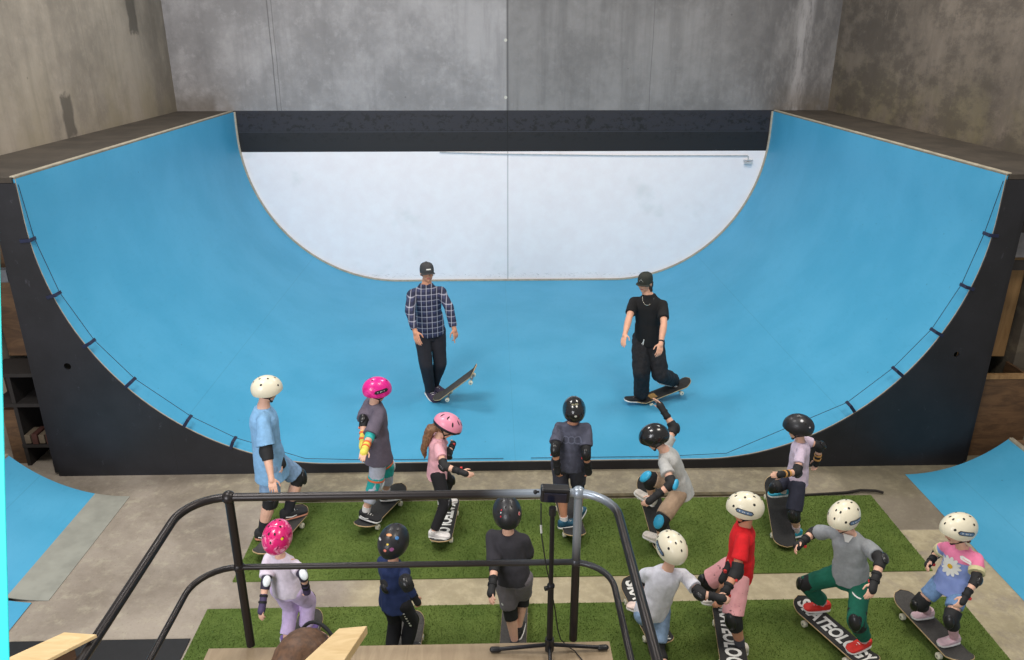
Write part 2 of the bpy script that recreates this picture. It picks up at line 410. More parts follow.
# ------------------------------------------------------------------ half pipe
BLUE = m_blue(); BLACK = m_black_ply(); PLY = m_wood('raw_plywood', S(196, 164, 118), S(222, 194, 148), (1, 1, 8))
EDGE = mat('pale_sheet_edge', S(176, 164, 146), .7); DECK = mat('dark_deck_plywood', S(64, 57, 49), .75, .25, 3)
RR = 2.7; FX = 2.0; FZ = .106; HT = 3.185
def profile(n=40):
    out = []
    for i in range(n + 1):
        a = (PI / 2) * i / n; out.append((FX + RR * math.sin(a), FZ + RR * (1 - math.cos(a))))
    out.append((FX + RR, HT)); return out
PR = profile()
full = [(-x, z) for x, z in reversed(PR)] + [(x, z) for x, z in PR]
ramp = empty('half_pipe_ramp', (0, 3.3, 0)); RO = (0, 3.3, 0)
tag(ramp, 'huge blue half pipe ramp with black plywood front filling the hall', 'ramp')
def shell(prof, y0, y1, th, m, name, parent, org, ny=14):
    k = MB(); n = len(prof); nrm = []
    for i in range(n):
        a = V(prof[max(i - 1, 0)]); b = V(prof[min(i + 1, n - 1)]); d = (b - a).normalized(); nrm.append((d.y, -d.x))   # outward (below)
    for s in (0, 1):
        for j in range(ny + 1):
            y = y0 + (y1 - y0) * j / ny
            k.v += [V((x + nx * th * s, y, z + nz * th * s)) for (x, z), (nx, nz) in zip(prof, nrm)]
    B = n * (ny + 1)
    def F(*q): k.f.append(q); k.mi.append(0)
    for j in range(ny):
        for i in range(n - 1):
            a = j * n + i; F(a, a + 1, a + n + 1, a + n); F(B + a, B + a + n, B + a + n + 1, B + a + 1)
    for i in range(n - 1):
        F(i, B + i, B + i + 1, i + 1); a = ny * n + i; F(a, a + 1, B + a + 1, B + a)
    for j in range(ny):
        a = j * n; F(a, a + n, B + a + n, B + a); a += n - 1; F(a, B + a, B + a + n, a + n)
    return k.build(name, m, parent, org)
shell(full, 0.012, YB - .03, .02, BLUE, 'riding_surface', ramp, RO)
# thin pale sheet edges: front rim and the rim along the painted wall
def rim(y0, y1, h, name):
    k = MB()
    for i in range(len(full) - 1):
        (x0, z0), (x1, z1) = full[i], full[i + 1]
        d = V((x1 - x0, z1 - z0)); d.normalize(); n0 = (-d.y, d.x)
        k.prism([(x0, y0, z0 - .02 * n0[1]), (x1, y0, z1 - .02 * n0[1]), (x1 + n0[0] * h, y0, z1 + n0[1] * h), (x0 + n0[0] * h, y0, z0 + n0[1] * h)], (0, y1 - y0, 0))
    return k.build(name, EDGE, ramp, RO)
rim(.004, .012, .002, 'front_edge_strip')
rim(YB - .03, YB - .002, .028, 'back_edge_strip')
# front panel with two round holes
def panel():
    cu = bpy.data.curves.new('t', 'CURVE'); cu.dimensions = '2D'; cu.fill_mode = 'BOTH'; cu.extrude = .009
    def poly(pts):
        s = cu.splines.new('POLY'); s.points.add(len(pts) - 1)
        for p, q in zip(s.points, pts): p.co = (q[0], q[1], 0, 1)
        s.use_cyclic_u = True
    xo = 4.93
    poly([(-xo, 0.0), (xo, 0.0), (xo, HT - .04), (PR[-1][0], HT - .04)] + [(x, z - .004) for x, z in reversed(full)][1:-1] + [(-PR[-1][0], HT - .04), (-xo, HT - .04)])
    for cx, cz, r in ((-4.587, 1.285, .036), (4.588, 1.326, .030)):
        poly([(cx + r * math.cos(2 * PI * i / 20), cz + r * math.sin(2 * PI * i / 20)) for i in range(20)])
    t = bpy.data.objects.new('t', cu); COL.objects.link(t); dg = bpy.context.evaluated_depsgraph_get(); dg.update()
    me = bpy.data.meshes.new_from_object(t.evaluated_get(dg)); bpy.data.objects.remove(t)
    for v in me.vertices: v.co = V((v.co.x, v.co.z - .003 - 3.3, v.co.y))
    me.materials.clear(); me.materials.append(BLACK); me.name = 'front_panel'
    o = bpy.data.objects.new('front_panel', me); COL.objects.link(o); o.parent = ramp; return o
panel()
COPE = mat('grey_coping', S(166, 158, 140), .6, .2, 6); LED = mat('deck_edge_boards', S(120, 110, 92), .7, .2, 8)
for s in (-1, 1):
    x0 = 4.70
    k = MB(); k.box((s * (x0 + .022 + W - .012) / 2, (YB - .03) / 2, HT - .012), (W - x0 - .034, YB + .0, .05)); k.build('platform_deck', DECK, ramp, RO, False, .004)
    k = MB(); k.box((s * (x0 + .0255), YB / 2 - .01, HT + .016), (.05, YB - .03, .018)); k.build('coping', COPE, ramp, RO, False, .008)
    k = MB(); k.box((s * (x0 + .0065), YB / 2 - .01, HT + .003), (.014, YB - .03, .014)); k.build('coping_lip', LED, ramp, RO, False, .004)
    k = MB()
    k.box((s * (4.93 + W) / 2, .03, HT - .11), (W - 4.945, .045, .14)); k.build('front_beam', BLACK, ramp, RO, False)
    for yy in (.06, 1.6, 3.2, 4.8, 6.3):
        k = MB(); k.box((s * 4.96, yy, 1.57), (.045, .09, 3.08)); k.build('stud', BLACK, ramp, RO, False)
        if yy > .1: k = MB(); k.box((s * 5.33, yy, 3.08), (.66, .045, .14)); k.build('joist', BLACK, ramp, RO, False)
# cords pinned round the front rim
CORD = mat('dark_cord', S(30, 46, 66), .6); CLIP = mat('navy_clip', S(24, 32, 62), .5)
def surf(x):
    ax = abs(x)
    if ax <= FX: return FZ
    a = math.asin(min(1, (ax - FX) / RR)); return FZ + RR * (1 - math.cos(a))
def cord(pts, s, label):
    root = empty('edge_cord', (s * 4.2, 0, 1.2)); org = (s * 4.2, 0, 1.2); tag(root, label, 'cord')
    P = [V((s * 4.688, .02, 3.13))] + [V((x, .085, z)) for x, z in pts] + [V((s * 2.3, .05, FZ + .04)), V((s * 1.6, .05, FZ + .012)), V((s * .15, .05, FZ + .012))]
    k = MB()
    pp = []
    for a, b in zip(P, P[1:]):
        for i in range(6): t = i / 6; pp.append(a.lerp(b, t) + V((0, 0, 0)))
    pp.append(P[-1])
    q2 = []
    for p in pp:
        zz = surf(p.x) if abs(p.x) < 4.69 else p.z
        q2.append(V((p.x, p.y, max(p.z, zz + .012))))
    k.tube(q2, .0034, 6); k.build('cord', CORD, root, org)
    for x, z in pts:
        c = V((x, 0, z)); cen = V((s * FX, 0, FZ + RR)); d = (cen - c); d.y = 0; d.normalize()
        tdir = V((d.z, 0, -d.x))
        M = Matrix((tdir, V((0, 1, 0)), d)).transposed()
        k = MB(); k.box(c + V((0, .035, 0)) + d * .012, (.034, .11, .014), M); k.box(c + V((0, -.02, 0)) - d * .03, (.034, .012, .10), M)
        k.build('clip', CLIP, root, org, False, .003)
cord([(-4.69, 2.60), (-4.56, 2.046), (-4.318, 1.535), (-3.984, 1.099), (-3.468, .654), (-3.03, .39)], -1, 'thin dark cord clipped along the left curve of the ramp front edge')
cord([(4.66, 2.60), (4.54, 2.062), (4.326, 1.575), (3.997, 1.138), (3.565, .733)], 1, 'thin dark cord clipped along the right curve of the ramp front edge')
# conduit on the painted wall
CON = mat('white_conduit', S(190, 192, 194), .5)
cd_ = empty('wall_conduit', (0, YB, 2.4)); org = (0, YB, 2.4); tag(cd_, 'thin pale conduit running along the top of the white wall', 'conduit')
k = MB(); k.tube([(-1.17, YB - .012, 2.49), (0, YB - .014, 2.455), (2, YB - .014, 2.425), (4.33, YB - .014, 2.415), (4.345, YB - .014, 2.40), (4.35, YB - .014, 2.31)], .010, 8); k.build('pipe', CON, cd_, org)
k = MB(); k.box((4.35, YB - .025, 2.285), (.14, .05, .045)); k.box((4.35, YB - .02, 2.335), (.17, .03, .012)); k.build('junction_box', CON, cd_, org, False, .004)

# ------------------------------------------------------------------ stored timber in the side gaps
BR = m_wood('brown_plywood', S(84, 62, 44), S(120, 90, 62), (1.2, 1, 5)); BR2 = m_wood('warm_plywood', S(134, 102, 66), S(172, 136, 92), (3, 3, .6))
DKW = mat('dark_timber', S(38, 34, 32), .7)
def tbox(name, c, size, m, label, cat, rot=None, group=None, bevel=.004):
    k = MB(); M = Matrix.Rotation(rot[0], 3, rot[1]) if rot else None; k.box((0, 0, 0), size, M)
    o = k.build(name, m, smooth=False, bevel=bevel); o.location = c; tag(o, label, cat, group); return o
tbox('plywood_sheet', (-5.36, .75, 1.78), (.56, .03, 1.36), BR, 'brown plywood sheet standing in the gap left of the ramp', 'plywood')
tbox('wooden_crate', (-5.48, .42, .33), (.16, .3, .66), BR, 'narrow brown wooden crate under the left side shelf', 'crate')
sh = empty('side_shelf', (-5.3, .4, 0)); tag(sh, 'black shelf unit tucked in the gap left of the ramp', 'shelf')
for z in (1.09, .74, .25): k = MB(); k.box((-5.3 if z > .3 else -5.2, .42, z), (.64 if z > .3 else .38, .42, .04)); k.build('shelf_board', DKW, sh, (-5.3, .4, 0), False)
for x in (-5.37, -5.01): k = MB(); k.box((x, .42, .55), (.04, .40, 1.1)); k.build('upright', DKW, sh, (-5.3, .4, 0), False)
for i in range(4):
    tbox('shoe_box', (-5.31 + .075 * i, .3, .335), (.06, .2, .10 + .02 * (i % 2)), mat('box_red', S(70, 38, 30), .7) if i % 2 else mat('box_cream', S(100, 88, 72), .7), 'small box on the bottom board of the black side shelf', 'box', group='small boxes on the side shelf')
tbox('paint_stick', (-5.13, .36, 1.25), (.02, .02, .26), mat('off_white', S(190, 184, 170)), 'short pale stick upright on top of the black side shelf', 'stick')
tbox('grey_beam', (-5.36, .25, 2.18), (.5, .1, .13), mat('grey_beam', S(96, 98, 104), .6), 'grey beam crossing the gap left of the ramp', 'beam')
tbox('plywood_sheet', (5.36, .75, 1.63), (.56, .03, 1.30), BR2, 'tan plywood sheet standing in the gap right of the ramp', 'plywood')
cr = empty('plywood_bin', (5.4, .35, 0)); tag(cr, 'low brown plywood bin in the gap right of the ramp', 'bin')
k = MB(); k.box((5.38, .20, .47), (.62, .03, .96)); k.build('front_board', BR, cr, (5.4, .35, 0), False)
k = MB(); k.box((5.38, .20, .975), (.62, .05, .05)); k.build('top_rail', BR2, cr, (5.4, .35, 0), False)
k = MB(); k.box((5.08, .45, .47), (.03, .46, .94)); k.box((5.65, .45, .47), (.03, .46, .94)); k.build('side_board', BR, cr, (5.4, .35, 0), False)
for z in (2.60, 2.20): tbox('timber_beam', (5.36, .3, z), (.58, .08, .09), DKW, 'dark timber beam across the right gap, %s one' % ('upper' if z > 2.4 else 'lower'), 'beam')
tbox('white_panel', (5.37, .5, 2.4), (.5, .03, .34), mat('greyish_panel', S(150, 148, 150), .6), 'pale grey panel between the dark beams right of the ramp', 'panel')

# ------------------------------------------------------------------ side quarter pipes
STEEL = mat('grey_steel_plate', S(150, 150, 140), .55, .12, 4)
def qprof(s, x0, R, h, n=16):
    out = []
    amax = math.acos(1 - h / R)
    for i in range(n + 1):
        a = amax * i / n; out.append((s * (x0 + R * math.sin(a)), .004 + R * (1 - math.cos(a))))
    return out
def quarter(s, x0, xb, y0, y1, h, label):
    org = (s * (xb + .5), (y0 + y1) / 2, 0); root = empty('quarter_pipe', org); tag(root, label, 'ramp')
    pr = [p for p in qprof(s, x0, 1.5, h, 40) if abs(p[0]) >= xb - .01]
    k = MB(); bot = []
    def solid(pr, m, name, dz=0.):
        k = MB()
        poly = [(x, y0, z + dz) for x, z in pr] + [(pr[-1][0], y0, 0), (pr[0][0], y0, 0)]
        if s < 0: poly = poly[::-1]
        for i in range(len(pr) - 1):
            (xa, za), (xb_, zb) = pr[i], pr[i + 1]
            k.add([(xa, y0, za), (xb_, y0, zb), (xb_, y1, zb), (xa, y1, za)], [(0, 1, 2, 3) if s > 0 else (3, 2, 1, 0)])
            for y in (y0, y1): k.add([(xa, y, 0), (xb_, y, 0), (xb_, y, zb), (xa, y, za)], [(0, 1, 2, 3)])
        (xe, ze) = pr[-1]; k.add([(xe, y0, 0), (xe, y1, 0), (xe, y1, ze), (xe, y0, ze)], [(0, 1, 2, 3)])
        bm_ = k.build(name, m, root, org); return bm_
    solid(pr, BLUE, 'riding_surface')
    xe, ze = pr[-1]
    k = MB(); k.box((xe + s * .02, (y0 + y1) / 2, ze - .005), (.05, y1 - y0, .05)); k.build('coping', COPE, root, org, False, .01)
    k = MB(); k.box((xe + s * .35, (y0 + y1) / 2, ze / 2), (.62, y1 - y0, ze - .03)); k.build('platform', BR, root, org, False)
    return root, org
q1, o1 = quarter(-1, 4.0, 4.33, -2.0, -.43, .50, 'blue quarter pipe at the left edge with a steel entry plate')
pr = [p for p in qprof(-1, 4.0, 1.5, .5, 40) if abs(p[0]) <= 4.36]
k = MB()
for (xa, za), (xb_, zb) in zip(pr, pr[1:]): k.prism([(xa, -2.0, za - .002), (xb_, -2.0, zb - .002), (xb_, -2.0, zb + .003), (xa, -2.0, za + .003)], (0, 1.57, 0))
k.build('steel_entry_plate', STEEL, q1, o1)
quarter(-1, 4.0, 4.12, -4.6, -2.03, .50, 'blue quarter pipe section nearest the camera at the bottom left edge')
q2, o2 = quarter(1, 4.19, 4.19, -5.0, -.2, .42, 'blue quarter pipe rising to the right edge of the hall')

# ------------------------------------------------------------------ turf, rubber, odds on the floor
TURF = m_turf()
def turf(x0, x1, y0, y1, label, seed):
    rnd = random.Random(seed); k = MB(); k.box(((x0 + x1) / 2, (y0 + y1) / 2, .006), (x1 - x0, y1 - y0, .010))
    def blade(x, y):
        h = rnd.uniform(.006, .014); a = rnd.uniform(0, PI); w_ = .004; dx, dy = math.cos(a) * w_, math.sin(a) * w_; lx, ly = rnd.uniform(-.006, .006), rnd.uniform(-.006, .006)
        n = len(k.v); k.v += [V((x - dx, y - dy, .010)), V((x + dx, y + dy, .010)), V((x + lx, y + ly, .010 + h))]; k.f.append((n, n + 1, n + 2)); k.mi.append(0)
    for i in range(int((x1 - x0) * (y1 - y0) * 5200)): blade(rnd.uniform(x0, x1), rnd.uniform(y0, y1))
    me = bpy.data.meshes.new('turf_mat'); me.from_pydata(k.v, [], k.f); me.materials.append(TURF)
    o = bpy.data.objects.new('turf_mat', me); COL.objects.link(o); tag(o, label, 'artificial turf')
turf(-2.53, 3.63, -1.80, -.60, 'green artificial turf mat along the foot of the ramp', 1)
turf(-2.63, 3.66, -4.1, -2.145, 'green artificial turf mat nearest the camera', 2)
tbox('rubber_mat', (-3.35, -3.25, .006), (1.4, 1.55, .010), mat('black_rubber', S(26, 26, 28), .6), 'black rubber mat on the floor at bottom left', 'mat')
k = MB(); k.tube([(2.9, -.60, .02), (3.15, -.585, .022), (3.4, -.56, .02), (3.55, -.53, .026), (3.70, -.55, .03), (3.77, -.575, .022)], .014, 8)
o = k.build('rolled_strap', mat('dark_strap', S(36, 30, 26), .8)); tag(o, 'dark rolled strap lying at the far right corner of the far turf', 'strap')
k = MB(); k.box((.1, -.545, .011), (4.9, .05, .02)); o = k.build('floor_stripe', mat('stripe_brown', S(92, 82, 60), .8, .3, 9), smooth=False); tag(o, 'thin brown batten on the floor behind the far turf mat', 'stripe')  # thin raised strip put in to draw the dark line along the floor

# ------------------------------------------------------------------ viewing platform, railing, tripod
PZ = 1.155
PLT = m_wood('beige_platform_ply', S(150, 130, 104), S(170, 150, 122), (6, 1, 1))
pl = empty('viewing_platform', (-.72, -4.9, 0)); org = (-.72, -4.9, 0); tag(pl, 'low beige topped wooden viewing platform under the black railing', 'platform')
k = MB(); k.box((-.745, -5.42, PZ - .02), (2.31, 3.2, .04)); k.build('top_board', PLT, pl, org, False, .003)
k = MB(); k.box((-.745, -3.84, PZ - .14), (2.27, .04, .2)); k.build('front_fascia', BR2, pl, org, False)
for x in (-1.8, .3):
    for y in (-3.92, -5.5, -6.9): k = MB(); k.box((x, y, .56), (.09, .09, 1.11)); k.build('post', BR2, pl, org, False)
RAIL = mat('black_steel_rail', S(44, 40, 40), .34, .08, 12, metal=.55); GALV = mat('grey_painted_steel', S(150, 160, 172), .35, .08, 12, metal=.6)
def m_railmix():
    m, t, b = nt('black_rail_with_painted_sheen'); n = NB(t)
    # light reflected by the black right hand end is painted in as pale grey
    f = n.m('MULTIPLY', n.m('MULTIPLY', n.ramp(n.x, .15, .50), n.ramp(n.y, -.22, -.02)), n.ramp(n.z, .50, .78))
    n.link(n.mix(f, S(46, 42, 42), S(158, 168, 180)), b.inputs['Base Color']); b.inputs['Roughness'].default_value = .34; b.inputs['Metallic'].default_value = .5; return m
RM = m_railmix()
RY = -3.8; org = (-.5, RY, PZ); rl = empty('railing', org); tag(rl, 'tubular black steel guard railing with light sheen painted on the right corner', 'railing')
def bend(z, xl, xr, r, yb):
    P = [V((xl, yb, z)), V((xl, RY - r, z))]
    for i in range(1, 9): a = (PI / 2) * i / 8; P.append(V((xl + r - r * math.cos(a), RY - r + r * math.sin(a), z)))
    P.append(V((xr - r, RY, z)))
    for i in range(1, 9): a = (PI / 2) * i / 8; P.append(V((xr - r + r * math.sin(a), RY - r + r * math.cos(a), z)))
    P.append(V((xr, yb, z))); return P
XL, XR = -1.88, .385
for z, nm, rr in ((2.15, 'top_rail', .0225), (1.70, 'mid_rail', .017)):
    k = MB(); k.tube(bend(z, XL, XR, .22, -6.6), rr, 16); k.build(nm, RM, rl, org)
for x in (-1.665, .20):
    k = MB(); k.cyl((x, RY, PZ), (x, RY, 2.15), .0235, 18); k.build('post', RM, rl, org)
    k = MB(); k.sph((x, RY, 2.15), .037, .037, .037); k.build('rail_joint', RM, rl, org); k = MB(); k.sph((x, RY, 1.70), .031, .031, .034); k.build('rail_joint', RM, rl, org)
for x in (XL, XR):
    for y in (-5.3, -6.6): k = MB(); k.cyl((x, y, PZ), (x, y, 2.15), .0225, 16); k.build('post', RM, rl, org)
BP = mat('black_plastic', S(22, 22, 26), .4); BM = mat('black_anodised', S(34, 34, 38), .35, metal=.5)
tp = empty('tripod', (.054, -3.90, PZ)); org = (.054, -3.90, PZ); tag(tp, 'slim black tripod standing on the beige platform', 'tripod')
k = MB(); k.cyl((.054, -3.90, PZ + .03), (.054, -3.90, 1.62), .017); k.sph((.054, -3.9, 1.62), .022); k.cyl((.054, -3.9, 1.60), (.054, -3.9, 2.10), .0125); k.build('centre_column', BM, tp, org)
k = MB(); k.cyl((.054, -3.90, PZ + .02), (.054, -3.90, PZ + .10), .026); k.build('leg_hub', BP, tp, org); k = MB(); k.cyl((.02, -3.91, 1.61), (.05, -3.9, 1.61), .013); k.build('lock_knob', BP, tp, org); k = MB(); k.cyl((.054, -3.9, 2.08), (.054, -3.9, 2.125), .019); k.build('top_collar', BP, tp, org)
for a in (178, 2, -92):
    d = V((math.cos(rad(a)), math.sin(rad(a)), 0)); e = V((.054, -3.90, PZ + .018)) + d * .31
    k = MB(); k.rcone(V((.054, -3.9, PZ + .055)) + d * .02, .011, e + V((0, 0, .0)), .011); leg = k.build('leg', BM, tp, org)
    k = MB(); k.rcone(e - d * .02, .0165, e + d * .015, .0165); k.build('rubber_foot', BP, leg, org)
dv = empty('action_speaker', (.075, RY, 2.15)); org = (.075, RY, 2.15); dv.name = 'clamped_device'; tag(dv, 'small black box shaped device clamped to the top rail', 'device')
k = MB(); k.box((.072, RY - .012, 2.155), (.155, .062, .085), Matrix.Rotation(rad(4), 3, 'Y')); k.build('case', BP, dv, org, False, .010)
k = MB(); k.cyl((-.012, RY - .01, 2.163), (-.03, RY - .01, 2.163), .008, 12); k.sph((-.033, RY - .01, 2.163), .013, .013, .013); k.build('knob', BM, dv, org)
k = MB(); k.box((.072, RY - .047, 2.148), (.12, .006, .055), Matrix.Rotation(rad(4), 3, 'Y')); k.build('front_face', mat('screen_dark', S(30, 32, 48), .2), dv, org, False, .002)
k = MB()
pts = [(-.003, -3.835, 2.11), (-.003, -3.85, 2.02), (.0, -3.86, 1.93), (.018, -3.87, 1.80), (.03, -3.875, 1.72), (.058, -3.86, 1.58), (.085, -3.87, 1.42), (.10, -3.87, 1.30), (.12, -3.87, 1.22), (.155, -3.87, 1.175), (.20, -3.90, PZ + .006), (.25, -4.0, PZ + .006)]
k.tube(pts, .0035, 6); o = k.build('power_cable', BP); tag(o, 'thin black cable hanging from the clamped device past the tripod', 'cable')
k = MB(); k.cyl((-.003, -3.855, 1.985), (.0, -3.862, 1.94), .006); o = k.build('cable_plug', mat('pale_plug', S(200, 200, 196), .5)); tag(o, 'small pale plug on the cable under the clamped device', 'plug')

# wooden ledges and teal board close to the camera
LP = m_wood('pale_birch', S(206, 174, 122), S(226, 198, 150), (1.5, 7, 1.5)); WB = m_wood('walnut_side', S(74, 52, 38), S(98, 70, 50))
def ledge(tops, th, drop, label, org, inset):
    r = empty('wooden_ledge', org); tag(r, label, 'ledge')
    k = MB(); k.prism([V(p) for p in tops], (0, 0, -th)); k.build('top_plank', LP, r, org, False, .002)
    c = sum((V(p) for p in tops), V()) / len(tops)
    q = [c + (V(p) - c) * inset - V((0, 0, th)) for p in tops]
    k = MB(); k.prism(q, (0, 0, -drop)); k.build('body', WB, r, org, False)
ledge([(-2.35, -5.17, 2.2), (-1.99, -4.842, 2.2), (-1.853, -4.858, 2.2), (-2.22, -5.24, 2.2)], .016, 2.18, 'pale plywood topped wooden box at the bottom left corner', (-2.1, -5.0, 0), .72)
ledge([(-.80, -5.84, 2.9), (-.688, -5.628, 2.9), (-.608, -5.622, 2.9), (-.71, -5.84, 2.9)], .03, .0, 'pale wooden board end over the brown haired head', (-.7, -5.7, 2.9), .8) if False else None
pk = empty('wooden_post_cap', (-.79, -5.83, PZ)); tag(pk, 'pale wooden plank end above the brown haired head', 'plank')
k = MB(); k.prism([(-.845, -5.89, 2.9), (-.690, -5.632, 2.9), (-.612, -5.624, 2.9), (-.69, -5.86, 2.9)], (0, 0, -.028)); k.build('plank', LP, pk, (-.79, -5.83, PZ), False, .002)
k = MB(); k.box((-.775, -5.855, (2.872 + PZ) / 2), (.05, .05, 2.872 - PZ)); k.build('post', LP, pk, (-.79, -5.83, PZ), False, .003)
TEAL = mat('teal_paint', S(0, 204, 204), .5, .03)
T0 = V((-1.028, -6.114, 4.286)); T1 = V((-1.511, -6.397, 1.16))
k = MB(); k.prism([T0, T1, T1 + V((-.12, 0, 0)), T0 + V((-.12, 0, 0))], (-.020, .026, 0))
o = k.build('teal_board', TEAL, smooth=False, bevel=.002); tag(o, 'teal painted board leaning at the far left beside the camera', 'board')
